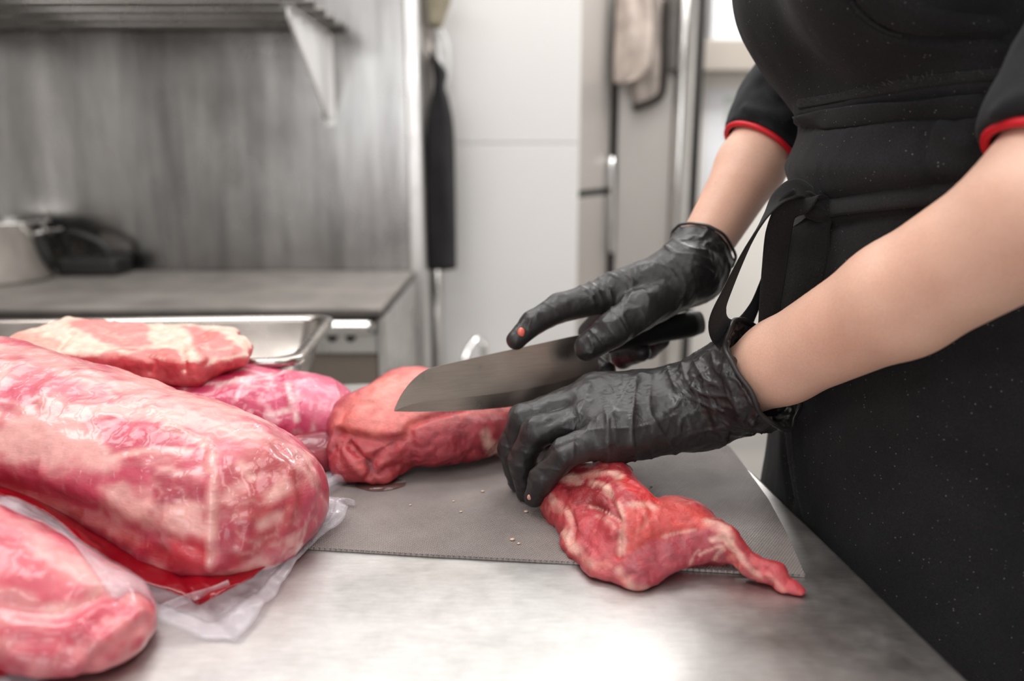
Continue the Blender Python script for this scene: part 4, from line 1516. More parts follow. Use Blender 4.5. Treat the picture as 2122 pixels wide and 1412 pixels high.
def blade_uv(px, py):
    """photo pixel -> coordinates in the blade plane"""
    d = ray(px, py)
    t = ((kT - CAM) @ kn) / (d @ kn)
    q = CAM + d * t - kT
    return q @ kx, q @ ky


out_px = [(816, 851), (830, 822), (845, 800), (862, 782), (885, 766), (912, 758), (960, 747), (1030, 731), (1110, 714), (1192, 696), (1232, 690)]
edge_px = [(818, 853), (860, 854), (930, 853), (1000, 849), (1060, 843), (1120, 833), (1180, 818), (1230, 800)]
spine = np.array([blade_uv(*p) for p in out_px])
spine = catmull([np.array([a, b, 0]) for a, b in spine], 6)[:, :2]
edge = np.array([blade_uv(*p) for p in edge_px])
edge = catmull([np.array([a, b, 0]) for a, b in edge], 6)[:, :2]
us = np.linspace(spine[0, 0] + 0.0006, spine[-1, 0], 60)
sp_v = np.interp(us, spine[:, 0], spine[:, 1])
ed_v = np.interp(us, edge[:, 0], edge[:, 1])
knife = empty('chef_knife', G(1210, 960, ZM), "wide steel kitchen knife with black handle held in the right glove", 'knife')


def blade_pt(u, v, w):
    return kT + kx * u + ky * v + kn * w


def strip(name, fa, fb, ta, tb, mat):
    """solid strip between two fractions of the blade height; half thickness ta -> tb"""
    va = ed_v + (sp_v - ed_v) * fa
    vb = ed_v + (sp_v - ed_v) * fb
    rings = []
    for i, u in enumerate(us):
        rings.append(np.array([blade_pt(u, va[i], -ta), blade_pt(u, va[i], ta), blade_pt(u, vb[i], tb), blade_pt(u, vb[i], -tb)]))
    vv, ff = loft(rings)
    return pyd(name, vv, ff, mat, knife, False)


strip('blade', 0.27, 1.0, 0.0014, 0.0014, M_BLADE)
strip('cutting_bevel', 0.012, 0.27, 0.00012, 0.0014, M_BLADE)
strip('edge_line', 0.0, 0.014, 0.00004, 0.00013, M_EDGE)
# tang plate, bolster and handle
hp0 = blade_pt(us[-1] - 0.004, np.interp(us[-1], us, sp_v) - 0.012, 0)
h_end = P(1452, 668, 0.868)
hdir = (h_end - hp0) / np.linalg.norm(h_end - hp0)
tube('bolster', [hp0 - hdir * 0.004, hp0 + hdir * 0.016], 0.0075, M_STEEL, knife, 16, wide=0.0125, hint=ky)
hh = [hp0 + hdir * t for t in np.linspace(0.012, np.linalg.norm(h_end - hp0), 10)]
tube('handle', hh, [0.008, 0.009, 0.0095, 0.0095, 0.0095, 0.0095, 0.0095, 0.0098, 0.0098, 0.008], M_HANDLE, knife, 20,
     wide=[0.012, 0.0128, 0.0135, 0.0138, 0.0135, 0.0132, 0.0135, 0.0142, 0.0146, 0.0125], hint=ky)

# ================================================================= gloves
def make_glove_mat():
    m = NT('black_nitrile')
    b = m.bsdf(Roughness=0.42)
    b.inputs['Specular IOR Level'].default_value = 0.5
    vec = m.coords()
    n = m.noise(vec, 35.0, 4.0, 0.6)
    m.l(m.ramp(n, [(0.3, srgb(30, 28, 28)), (0.7, srgb(44, 41, 41))]), b.inputs['Base Color'])
    m.l(m.ramp(n, [(0.3, 0.34), (0.7, 0.50)]), b.inputs['Roughness'])
    n2 = m.noise(vec, 420.0, 2.0)
    w = m.noise(m.coords((1, 1, 1)), 95.0, 4.0, 0.6)
    nr = m.bump(w, 0.30, 0.0022, None)
    m.bump(n2, 0.12, 0.0004, b, nr)
    return m.m


M_GLOVE = make_glove_mat()


def chain(p, pts, rad, k=0.004):
    d = None
    for i in range(len(pts) - 1):
        e = sd_cone(p, pts[i], pts[i + 1], rad[i], rad[i + 1])
        d = e if d is None else smin(d, e, k)
    return d


# ---- left hand: palm down on the trimmed piece, little finger towards the viewer
L_wr = P(1462, 822, 0.722)
L_fing = {
    'little': ([P(1262, 905, 0.668), P(1172, 938, 0.655), P(1124, 992, 0.662), P(1108, 1030, 0.672)], [0.0150, 0.0130, 0.0118, 0.0096]),
    'ring': ([P(1222, 868, 0.688), P(1112, 893, 0.682), P(1080, 955, 0.690), P(1090, 1020, 0.700)], [0.0152, 0.0136, 0.0122, 0.0098]),
    'middle': ([P(1212, 832, 0.710), P(1085, 868, 0.708), P(1058, 930, 0.715), P(1074, 1000, 0.722)], [0.0152, 0.0138, 0.0124, 0.0100]),
    'index': ([P(1232, 806, 0.732), P(1122, 850, 0.745), P(1092, 915, 0.755), P(1100, 985, 0.752)], [0.0135, 0.0120, 0.0108, 0.0092]),
}
L_th = ([P(1430, 845, 0.745), P(1350, 880, 0.765), P(1285, 915, 0.765), P(1245, 945, 0.752)], [0.017, 0.0145, 0.0125, 0.0105])
L_cuff0, L_cuff1 = P(1450, 835, 0.716), P(1630, 752, 0.672)
L_axis = (L_cuff1 - L_cuff0) / np.linalg.norm(L_cuff1 - L_cuff0)
L_rim = L_cuff0 + (L_cuff1 - L_cuff0) * 0.74


def sdf_LG(p):
    d = None
    for nm, (pts, rad) in L_fing.items():
        e = chain(p, pts, rad)
        d = e if d is None else smin(d, e, 0.0025)
    palm = None
    for nm, (pts, rad) in L_fing.items():
        e = sd_cone(p, pts[0], L_wr + (pts[0] - P(1225, 850, 0.70)) * 0.45, rad[0] + 0.002, 0.019)
        palm = e if palm is None else smin(palm, e, 0.018)
    d = smin(d, palm, 0.006)
    d = smin(d, chain(p, *L_th), 0.008)
    d = smin(d, sd_cone(p, P(1280, 902, 0.675), P(1450, 862, 0.702), 0.025, 0.030), 0.014)
    tubeo = sd_cone(p, L_cuff0, L_cuff1, 0.0385, 0.056)
    d = smin(d, tubeo, 0.02)
    d = smax(d, sd_plane(p, L_rim, L_axis), 0.002)
    inner = sd_cone(p, L_cuff0 + (L_cuff1 - L_cuff0) * 0.25, L_cuff1, 0.033, 0.0535)
    d = smax(d, -inner, 0.002)
    return smax(d, (H0 + ZM + 0.0004) - p[..., 2], 0.002)


LG = Clay(sdf_LG, T(-0.03, 0.61, -0.005), T(0.30, 0.80, 0.20), 0.00125, 1)
def ridged(v, fr, seed, pw=5):
    return (1 - np.abs(fbm(v, fr, 3, seed))) ** pw


lt = np.clip(((LG.v - L_cuff0) @ L_axis + 0.012) / 0.035, 0, 1)
LG.disp(0.0010 * fbm(LG.v, 55, 3, 91) + lt * (0.0034 * (ridged(LG.v * np.array([1.0, 1.0, 0.6]), 34, 92) - 0.4) + 0.0012 * (ridged(LG.v, 75, 93) - 0.4)) + (1 - lt) * 0.0008 * (ridged(LG.v, 40, 94, 8) - 0.2))
for pl, a, w in (
        ([(1222, 800), (1205, 850), (1190, 890), (1188, 950)], 0.0016, 0.0016), ([(1318, 785), (1312, 840), (1308, 890), (1316, 958)], 0.0030, 0.0016), ([(1318, 780), (1330, 775), (1345, 780)], 0.002, 0.0015),
        ([(1238, 810), (1255, 850), (1262, 900), (1260, 955)], 0.0020, 0.0017), ([(1310, 790), (1285, 830), (1262, 870), (1255, 915)], 0.0018, 0.002), ([(1195, 895), (1250, 890), (1330, 885), (1400, 860)], 0.0014, 0.0014),
        ([(1352, 870), (1375, 905), (1400, 940)], 0.0020, 0.002), ([(1350, 780), (1345, 830), (1355, 870), (1400, 840), (1440, 800)], 0.0014, 0.0018),
        ([(1385, 762), (1400, 800), (1440, 830), (1500, 850)], 0.0026, 0.0018), ([(1415, 755), (1425, 790), (1455, 815), (1510, 820)], 0.0024, 0.0018), ([(1440, 750), (1460, 785), (1490, 800)], 0.0026, 0.002),
        ([(1398, 800), (1420, 850), (1440, 900)], 0.0018, 0.002), ([(1470, 830), (1480, 870), (1500, 910)], 0.0024, 0.0022), ([(1500, 760), (1510, 810), (1535, 860), (1545, 900)], 0.0026, 0.0024),
        ([(1475, 735), (1490, 770), (1530, 790), (1560, 840)], 0.0028, 0.0022), ([(1520, 720), (1535, 760), (1570, 800)], 0.0024, 0.0022), ([(1430, 900), (1470, 890), (1520, 900)], 0.0016, 0.002),
        ([(1090, 890), (1130, 880), (1175, 858)], -0.0016, 0.0025), ([(1115, 955), (1150, 930), (1190, 915)], -0.0018, 0.003), ([(1060, 930), (1080, 935), (1100, 945)], 0.0010, 0.0014), ([(1065, 965), (1085, 970), (1100, 980)], 0.0010, 0.0014),
        ([(1045, 900), (1055, 930), (1062, 960)], -0.001, 0.002), ([(1118, 905), (1160, 880), (1200, 865)], 0.0012, 0.0015), ([(1260, 800), (1280, 830), (1290, 850)], 0.0014, 0.0016), ([(1330, 905), (1345, 930), (1350, 950)], 0.0012, 0.0015),
        ([(1460, 905), (1440, 860), (1410, 830)], 0.0014, 0.0016), ([(1540, 700), (1530, 740), (1545, 780)], 0.0022, 0.0022), ([(1560, 880), (1530, 850), (1500, 840)], 0.002, 0.0022),
        ([(1580, 860), (1550, 830), (1540, 800)], -0.0025, 0.003), ([(1455, 740), (1470, 760), (1450, 790)], -0.002, 0.0025)):
    LG.press(pl, a * 0.80, w * 0.95, step=2.5, taper=True)
    LG.press(pl, a * 0.45, w * 3.0, step=6)
LG.refresh()

# ---- right hand: gripping the knife, thumb on the near face, forefinger over the spine
R_wr = P(1432, 562, 0.838)
R_fing = {
    'index': ([P(1278, 606, 0.820), P(1160, 638, 0.800), P(1104, 670, 0.785), P(1070, 704, 0.776)], [0.0190, 0.0148, 0.0122, 0.0100]),
    'middle': ([P(1272, 632, 0.845), P(1222, 690, 0.865), P(1225, 750, 0.845), P(1256, 770, 0.815)], [0.0145, 0.0125, 0.0115, 0.0105]),
    'ring': ([P(1312, 640, 0.868), P(1278, 700, 0.890), P(1290, 742, 0.865), P(1330, 730, 0.835)], [0.0140, 0.0120, 0.0115, 0.0105]),
    'little': ([P(1360, 630, 0.888), P(1330, 690, 0.905), P(1345, 725, 0.880), P(1372, 705, 0.858)], [0.0130, 0.0110, 0.0105, 0.0095]),
}
R_th = ([P(1395, 605, 0.818), P(1325, 645, 0.790), P(1268, 686, 0.772), P(1218, 720, 0.770)], [0.022, 0.0200, 0.0170, 0.0138])
R_cuff0, R_cuff1 = P(1425, 565, 0.840), P(1490, 452, 0.890)
R_axis = (R_cuff1 - R_cuff0) / np.linalg.norm(R_cuff1 - R_cuff0)


def sdf_RG(p):
    d = None
    for nm, (pts, rad) in R_fing.items():
        e = chain(p, pts, rad)
        d = e if d is None else smin(d, e, 0.0025)
    palm = None
    for nm, (pts, rad) in R_fing.items():
        e = sd_cone(p, pts[0], R_wr + (pts[0] - P(1300, 625, 0.85)) * 0.40, rad[0] + 0.003, 0.023)
        palm = e if palm is None else smin(palm, e, 0.020)
    d = smin(d, palm, 0.006)
    d = smin(d, chain(p, *R_th), 0.007)
    d = smin(d, sd_cone(p, R_cuff0, R_cuff1, 0.032, 0.036), 0.02)
    d = smax(d, sd_plane(p, P(1455, 512, 0.862), R_axis + np.array([0.0, 0, 0.0])), 0.002)
    d = smax(d, -sd_cone(p, P(1440, 540, 0.850), R_cuff1, 0.022, 0.034), 0.002)
    return d


RG = Clay(sdf_RG, T(-0.03, 0.72, 0.06), T(0.27, 0.96, 0.28), 0.00135, 1)
rt = np.clip(((RG.v - R_cuff0) @ R_axis + 0.01) / 0.03, 0, 1)
RG.disp(0.0010 * fbm(RG.v, 55, 3, 95) + rt * 0.0026 * (ridged(RG.v, 38, 96) - 0.4) + (1 - rt) * 0.0005 * (ridged(RG.v, 42, 97, 8) - 0.2))
for pl, a, w in (
        ([(1228, 568), (1255, 590), (1268, 620), (1268, 645)], 0.0020, 0.0017), ([(1250, 562), (1285, 580), (1298, 600), (1290, 625)], 0.0020, 0.0017), ([(1210, 578), (1235, 598), (1248, 625), (1245, 650)], 0.0018, 0.0017),
        ([(1195, 590), (1220, 605), (1232, 630)], 0.0016, 0.0016), ([(1285, 562), (1305, 575), (1312, 590), (1305, 620)], 0.0016, 0.0017), ([(1128, 628), (1148, 640), (1158, 655)], 0.0014, 0.0015),
        ([(1395, 540), (1415, 570), (1420, 600), (1400, 640)], 0.0022, 0.0020), ([(1355, 545), (1385, 555), (1405, 580)], 0.0012, 0.0016), ([(1300, 625), (1290, 650), (1305, 690)], 0.0018, 0.002), ([(1250, 665), (1270, 690), (1280, 700)], 0.0018, 0.0018),
        ([(1225, 685), (1245, 705), (1252, 715)], 0.0018, 0.0016), ([(1270, 650), (1290, 675), (1300, 700)], 0.0016, 0.0018), ([(1235, 670), (1275, 665), (1300, 640)], 0.0014, 0.0016), ([(1220, 700), (1230, 720), (1225, 735)], 0.0014, 0.0014),
        ([(1380, 510), (1400, 525), (1440, 530), (1470, 540)], 0.0024, 0.0020), ([(1400, 500), (1430, 515), (1465, 520)], 0.0022, 0.0018), ([(1420, 545), (1450, 550), (1480, 570)], 0.0020, 0.0018), ([(1430, 560), (1440, 590), (1430, 620)], 0.0018, 0.002),
        ([(1115, 645), (1110, 660), (1125, 672)], 0.0014, 0.0015), ([(1100, 660), (1095, 680), (1108, 690)], 0.0014, 0.0015), ([(1330, 600), (1345, 620), (1340, 650)], 0.001, 0.002), ([(1310, 700), (1350, 670), (1390, 640)], 0.0014, 0.0016)):
    RG.press(pl, a * 0.80, w * 0.95, step=2.5, taper=True)
    RG.press(pl, a * 0.40, w * 2.8, step=6)
RG.refresh()
# ================================================================= the cook
M_SKIN = None


def make_skin():
    m = NT('skin')
    b = m.bsdf(Roughness=0.48)
    b.inputs['Subsurface Weight'].default_value = 0.18
    b.inputs['Subsurface Radius'].default_value = (1.0, 0.4, 0.25)
    b.inputs['Subsurface Scale'].default_value = 0.006
    b.inputs['Specular IOR Level'].default_value = 0.4
    vec = m.coords()
    n = m.noise(vec, 11.0, 4.0, 0.6)
    c = m.ramp(n, [(0.25, srgb(208, 158, 136)), (0.5, srgb(220, 174, 152)), (0.75, srgb(228, 186, 165))])
    f = m.noise(vec, 600.0, 2.0, 0.6)
    c = m.mix(1.0, c, m.ramp(f, [(0.3, 0.92), (0.7, 1.04)]), 'MULTIPLY')
    vo = m.n('TexVoronoi')
    vo.inputs['Scale'].default_value = 26.0
    m.l(vec, vo.inputs['Vector'])
    c = m.mix(m.ramp(vo.outputs['Distance'], [(0.02, 0.4), (0.035, 0.0)]), c, srgb(150, 90, 70))
    m.l(c, b.inputs['Base Color'])
    m.bump(m.noise(vec, 500.0, 3.0), 0.16, 0.0006, b)
    return m.m


M_SKIN = make_skin()
M_APRON = m_cloth('black_denim', srgb(27, 26, 27), 0.5, 1400.0, 0.5, 0.92, 0.10)
M_JACKET = m_cloth('black_chef_cloth', srgb(23, 24, 27), 0.12, 1900.0, 0.3, 0.8, 0.15)
M_STRAP = m_cloth('black_cotton_tape', srgb(30, 29, 29), 0.10, 1700.0, 0.5, 0.9, 0.15)
M_RED = m_plain('red_piping', srgb(206, 12, 32), 0.5, 0, 0.05, 60.0, 0.2, 900.0)
M_TROUSER = m_cloth('dark_trouser_cloth', srgb(32, 32, 35), 0, 1500.0, 0.3, 0.9, 0.2)
M_SHOE = m_plain('black_shoe_leather', srgb(22, 22, 22), 0.4)
M_HAIR = m_plain('dark_brown_hair', srgb(52, 36, 28), 0.5, 0, 0.3, 90.0, 0.5, 300.0)

CY = 0.735
ring_z = np.array([-0.12, -0.05, 0.0, 0.10, 0.18, 0.24, 0.28, 0.32, 0.36, 0.40, 0.46, 0.54, 0.60, 0.645])
ring_cx = np.array([0.408, 0.405, 0.402, 0.396, 0.392, 0.390, 0.390, 0.386, 0.388, 0.388, 0.388, 0.395, 0.405, 0.412])
ring_a = np.array([0.120, 0.120, 0.120, 0.116, 0.110, 0.106, 0.102, 0.106, 0.101, 0.104, 0.112, 0.108, 0.085, 0.055])
ring_b = np.array([0.180, 0.182, 0.180, 0.170, 0.160, 0.150, 0.144, 0.144, 0.146, 0.150, 0.160, 0.170, 0.170, 0.120])


def sd_torso(p, off=0.0):
    z = p[..., 2] - H0
    cx = np.interp(z, ring_z, ring_cx)
    a = np.interp(z, ring_z, ring_a) + off
    b = np.interp(z, ring_z, ring_b) + off
    k = np.sqrt(((p[..., 0] - cx) / a) ** 2 + ((p[..., 1] - CY) / b) ** 2)
    d = ((k - 1) * np.minimum(a, b)).astype(np.float32)
    d = smax(d, np.abs(z - 0.26) - (0.385 + off), 0.03)
    for s in (-1, 1):
        d = smin(d, sd_ell(p, T(0.315, CY + s * 0.072, 0.480), (0.096 + off, 0.090 + off, 0.096 + off)), 0.065 if s > 0 else 0.022)
    return d


# joints
L_el = P(2180, 432, 0.505)
L_sh = T(0.478, CY - 0.185, 0.555)
R_el = P(1622, 232, 0.965)
R_sh = T(0.425, CY + 0.175, 0.585)
L_w2 = P(1515, 805, 0.706)
R_w2 = P(1445, 535, 0.850)
HEADZ = 0.835


def arm_L(p, off=0.0):
    mid = L_w2 + (L_el - L_w2) * 0.62 + np.array([0, 0, -0.004])
    d = sd_cone(p, L_w2, L_w2 + (mid - L_w2) * 0.35, 0.0300 + off, 0.0355 + off)
    d = smin(d, sd_cone(p, L_w2 + (mid - L_w2) * 0.35, mid, 0.0355 + off, 0.0430 + off), 0.012)
    d = smin(d, sd_cone(p, mid, L_el, 0.0430 + off, 0.0455 + off), 0.012)
    return smin(d, sd_cone(p, L_el, L_sh, 0.0455 + off, 0.050 + off), 0.02)


def arm_R(p, off=0.0):
    mid = R_w2 + (R_el - R_w2) * 0.60
    d = sd_cone(p, R_w2, mid, 0.0265 + off, 0.0375 + off)
    d = smin(d, sd_cone(p, mid, R_el, 0.0375 + off, 0.039 + off), 0.012)
    return smin(d, sd_cone(p, R_el, R_sh, 0.041 + off, 0.048 + off), 0.02)


def legs(p, off=0.0):
    d = None
    for s in (-1, 1):
        hip = T(0.415, CY + s * 0.085, -0.06)
        knee = np.array([0.405, CY + s * 0.095, 0.47])
        ank = np.array([0.425, CY + s * 0.10, 0.085])
        e = smin(sd_cone(p, hip, knee, 0.085 + off, 0.056 + off), sd_cone(p, knee, ank, 0.055 + off, 0.038 + off), 0.03)
        d = e if d is None else smin(d, e, 0.02)
    return d


def sdf_body(p):
    d = sd_torso(p, -0.012)
    d = smin(d, arm_L(p), 0.02)
    d = smin(d, arm_R(p), 0.02)
    d = smin(d, legs(p), 0.03)
    for s in (-1, 1):
        d = smin(d, sd_cone(p, np.array([0.425, CY + s * 0.10, 0.085]), np.array([0.30, CY + s * 0.11, 0.035]), 0.036, 0.026), 0.02)
    neck0, neck1 = T(0.415, CY, 0.61), T(0.385, CY, 0.74)
    d = smin(d, sd_cone(p, neck0, neck1, 0.058, 0.052), 0.03)
    d = smin(d, sd_ell(p, T(0.375, CY, HEADZ), (0.092, 0.074, 0.105), euler(0, -0.25, 0)), 0.02)
    d = smin(d, sd_ell(p, T(0.325, CY, HEADZ - 0.065), (0.048, 0.046, 0.045)), 0.03)
    d = smin(d, sd_cone(p, T(0.288, CY, HEADZ + 0.005), T(0.266, CY, HEADZ - 0.035), 0.008, 0.013), 0.012)
    for s in (-1, 1):
        d = smin(d, sd_ell(p, T(0.385, CY + s * 0.075, HEADZ - 0.02), (0.016, 0.008, 0.028)), 0.005)
        d = smax(d, -sd_ell(p, T(0.284, CY + s * 0.032, HEADZ - 0.003), (0.012, 0.017, 0.010)), 0.008)
        d = smin(d, sd_ell(p, T(0.298, CY + s * 0.032, HEADZ - 0.003), (0.012, 0.012, 0.010)), 0.002)
    d = smin(d, sd_ell(p, T(0.279, CY, HEADZ - 0.062), (0.008, 0.022, 0.0055)), 0.004)
    d = smin(d, sd_ell(p, T(0.280, CY, HEADZ - 0.074), (0.008, 0.018, 0.006)), 0.004)
    return d


person = empty('person', (0.41, CY, 0), 'cook in black jacket and black denim apron cutting meat with gloved hands', 'person')
body = Clay(sdf_body, (0.12, 0.46, 0.0), (0.58, 1.06, H0 + 0.97), 0.0048, 2)
body.make('body', M_SKIN, person)


# ---- jacket with short sleeves
def hem_plane(el, wr, t):
    c = el + (wr - el) * t
    n = (wr - el) / np.linalg.norm(wr - el)
    return c, n


Lh_c, Lh_n = P(2095, 325, 0.535), None
Lh_n = (L_w2 - L_el) / np.linalg.norm(L_w2 - L_el)
Rh_c = P(1577, 292, 0.945)
Rh_n = (R_w2 - R_el) / np.linalg.norm(R_w2 - R_el)


def sleeve(p, el, sh, c, n, r_hem, r_el, r_sh):
    d = sd_cone(p, c + n * 0.03, c - n * 0.06, r_hem, r_el)
    d = smin(d, sd_cone(p, el if (el - c) @ n < -0.01 else c - n * 0.03, sh, r_el, r_sh), 0.03)
    return smax(d, sd_plane(p, c, n), 0.003)


Lh_n = (L_el - L_sh) / np.linalg.norm(L_el - L_sh)
Lh_c = L_el - Lh_n * 0.031
Rh_n = Rh_n * np.array([1, 0.45, 1])
Rh_n /= np.linalg.norm(Rh_n)
Rh_c = R_el + (R_w2 - R_el) * 0.27


def sdf_jacket(p):
    d = sd_torso(p, 0.004)
    d = smin(d, sleeve(p, L_el, L_sh, Lh_c, Lh_n, 0.056, 0.058, 0.066), 0.03)
    d = smin(d, sleeve(p, R_el, R_sh, Rh_c, Rh_n, 0.046, 0.052, 0.064), 0.03)
    d = smax(d, -sd_cone(p, Lh_c - Lh_n * 0.02, Lh_c + Lh_n * 0.06, 0.0475, 0.050), 0.003)
    d = smax(d, -sd_cone(p, Rh_c - Rh_n * 0.02, Rh_c + Rh_n * 0.06, 0.0405, 0.0425), 0.003)
    d = smin(d, sd_cone(p, T(0.418, CY, 0.60), T(0.410, CY, 0.655), 0.072, 0.064), 0.02)
    d = smax(d, -sd_cone(p, T(0.405, CY, 0.64), T(0.39, CY, 0.74), 0.058, 0.062), 0.004)
    return d


jk = Clay(sdf_jacket, (0.16, 0.40, H0 - 0.16), (0.62, 1.12, H0 + 0.70), 0.0042, 2)
jk.disp(0.003 * fbm(jk.v, 16, 3, 101) + 0.0012 * fbm(jk.v, 45, 2, 102))
jk.press([(1545, 225), (1580, 235), (1630, 255)], 0.004, 0.006)
jk.press([(1575, 175), (1600, 205), (1640, 215)], -0.005, 0.008)
jk.press([(1550, 250), (1600, 255), (1640, 280)], -0.003, 0.006)
jk.press([(2060, 240), (2090, 215), (2122, 200)], 0.003, 0.006)
jk.refresh()
jacket = jk.make('jacket', M_JACKET, person)


def hem_ring(c, n, r, name, squash=1.0):
    u = np.cross(n, [0, 0, 1.0])
    u /= np.linalg.norm(u)
    w = np.cross(n, u)
    a = np.linspace(0, 2 * np.pi, 48)
    pts = np.array([c + u * math.cos(t) * r + w * math.sin(t) * r for t in a])
    o = tube(name, pts, 0.0032, M_RED, jacket, 8, hint=n, cap=False)
    o['label'] = 'red piping at the sleeve hem'
    return o


hem_ring(Lh_c + Lh_n * 0.001, Lh_n, 0.0535, 'sleeve_piping')
hem_ring(Rh_c + Rh_n * 0.001, Rh_n, 0.0445, 'sleeve_piping')


# ---- apron: bib, rolled waist and skirt
def sdf_apron(p):
    z = p[..., 2] - H0
    # skirt and waist
    zz = np.array([-0.62, -0.30, -0.10, 0.0, 0.10, 0.20, 0.262, 0.285, 0.31, 0.345])
    cx = np.interp(z, zz, [0.398, 0.398, 0.398, 0.398, 0.394, 0.388, 0.386, 0.384, 0.380, 0.384])
    a = np.interp(z, zz, [0.155, 0.150, 0.142, 0.136, 0.130, 0.121, 0.114, 0.117, 0.123, 0.112])
    b = np.interp(z, zz, [0.215, 0.210, 0.205, 0.200, 0.190, 0.172, 0.158, 0.160, 0.165, 0.155])
    k = np.sqrt(((p[..., 0] - cx) / a) ** 2 + ((p[..., 1] - CY) / b) ** 2)
    sk = ((k - 1) * np.minimum(a, b)).astype(np.float32)
    sk = smax(sk, (z - 0.352).astype(np.float32), 0.008)
    sk = smax(sk, (-0.60 - z).astype(np.float32), 0.004)
    bib = sd_torso(p, 0.009)
    bib = smax(bib, (z - 0.60).astype(np.float32), 0.004)
    bib = smax(bib, (0.30 - z).astype(np.float32), 0.004)
    bib = smax(bib, (np.abs(p[..., 1] - CY) - np.interp(z, [0.36, 0.42, 0.60], [0.16, 0.145, 0.09])).astype(np.float32), 0.006)
    d = smin(sk, bib, 0.006)
    return smax(d, (p[..., 0] - 0.455).astype(np.float32), 0.006)


ap = Clay(sdf_apron, (0.16, 0.48, H0 - 0.62), (0.48, 0.98, H0 + 0.62), 0.0042, 2)
ap.disp(0.0022 * fbm(ap.v * np.array([1, 1, 0.35]), 18, 3, 111))
ap.press([(1655, 232), (1720, 222), (1800, 205), (1900, 192), (2122, 172)], 0.0053, 0.006, step=4)
ap.press([(1652, 250), (1720, 248), (1800, 238), (1900, 228), (2010, 226)], 0.0045, 0.004, step=4)
ap.press([(1652, 262), (1720, 258), (1800, 248), (1900, 240), (2010, 236)], -0.0060, 0.004, step=4)
ap.press([(1945, 236), (1925, 270), (1912, 310), (1915, 350), (1935, 380)], -0.0045, 0.003, step=4)
ap.press([(1940, 260), (2000, 300), (2010, 250)], 0.0045, 0.008, step=4)
ap.press([(1715, 420), (1800, 408), (1900, 398), (1960, 392)], -0.0060, 0.006, step=4)
ap.press([(1720, 470), (1800, 452), (1900, 440)], -0.0045, 0.004, step=4)
ap.press([(1900, 860), (1990, 890), (2122, 960)], 0.0090, 0.016, step=4)
ap.press([(1650, 880), (1660, 1000), (1680, 1080)], 0.0060, 0.006, step=4)
ap.press([(1620, 880), (1625, 950), (1640, 1040)], -0.0045, 0.004, step=4)
ap.press([(1760, 0), (1800, 45), (1850, 72), (1940, 85), (2122, 80)], -0.0045, 0.003, step=4)
ap.refresh()
apron = ap.make('apron', M_APRON, person)


def belt(name, pix, half, thick, mat, parent, off=0.001, src=ap):
    pts, nr = [], []
    path = catmull([np.array(q, float) for q in pix], 8)
    t = src.tree()
    for q in path:
        d = Vector(ray(*q)).normalized()
        hit = t.ray_cast(Vector(CAM), d)
        if hit[0] is None:
            continue
        n = np.array(hit[1])
        if n @ np.array(d) > 0:
            n = -n
        pts.append(np.array(hit[0]) + n * off)
        nr.append(n)
    pts, nr = np.array(pts), np.array(nr)
    for _ in range(3):
        nr[1:-1] = (nr[:-2] + nr[1:-1] * 2 + nr[2:]) / 4
        pts[1:-1] = (pts[:-2] + pts[1:-1] * 2 + pts[2:]) / 4
    tan = np.gradient(pts, axis=0)
    side = np.cross(nr, tan)
    side /= np.linalg.norm(side, axis=1)[:, None]
    return tube(name, pts, thick, mat, parent, 10, wide=half, hint=side)


belt('waist_strap', [(1700, 436), (1760, 426), (1850, 414), (1960, 402), (2060, 392), (2118, 388)], 0.0085, 0.0034, M_STRAP, apron)
belt('waist_hem', [(1657, 251), (1720, 246), (1800, 236), (1900, 228), (2010, 222), (2120, 214)], 0.0085, 0.0016, M_APRON, apron)
belt('frayed_band', [(1657, 216), (1680, 212), (1720, 206), (1800, 190), (1900, 172), (2000, 162), (2120, 152)], 0.0045, 0.0020, M_STRAP, apron)
belt('bib_seam', [(1763, 4), (1790, 35), (1830, 62), (1870, 76)], 0.0014, 0.0012, M_STRAP, apron)
# frayed threads standing off the band
fr = []
for k in range(150):
    t = k / 150
    q = catmull([np.array(z, float) for z in [(1664, 212), (1720, 203), (1800, 187), (1900, 169), (2000, 159), (2115, 149)]], 30)
    i = min(int(t * (len(q) - 1)), len(q) - 2)
    h = ap.on(*q[i])
    if h is not None:
        fr.append(h)
bm = bmesh.new()
for h in fr:
    for _ in range(3):
        a = h + rng.normal(0, 0.0012, 3)
        b = a + np.array([rng.normal(-0.002, 0.0015), rng.normal(-0.002, 0.0015), rng.normal(0.0005, 0.002)])
        sd = np.array([0.00022, 0, 0.00022])
        vs = [bm.verts.new(a - sd), bm.verts.new(a + sd), bm.verts.new(b + sd * 0.6), bm.verts.new(b - sd * 0.6)]
        bm.faces.new(vs)
M_FRAY = m_plain('frayed_thread', srgb(84, 79, 76), 0.9)
fo = bm_to('frayed_threads', bm, M_FRAY, apron)
fo['kind'] = 'stuff'


# ---- the tied bow at the waist
def ribbon(name, pts, half, hint, thick=0.0014, n=9):
    q = catmull(pts, n)
    hf = np.interp(np.linspace(0, 1, len(q)), np.linspace(0, 1, len(half)), half) if np.ndim(half) else half
    hn = np.asarray(hint, float)
    if hn.ndim == 2:
        hn = np.stack([np.interp(np.linspace(0, 1, len(q)), np.linspace(0, 1, len(hn)), hn[:, k]) for k in range(3)], 1)
    return tube(name, q, thick, M_STRAP, apron, 10, wide=hf * 1.22, hint=hn)


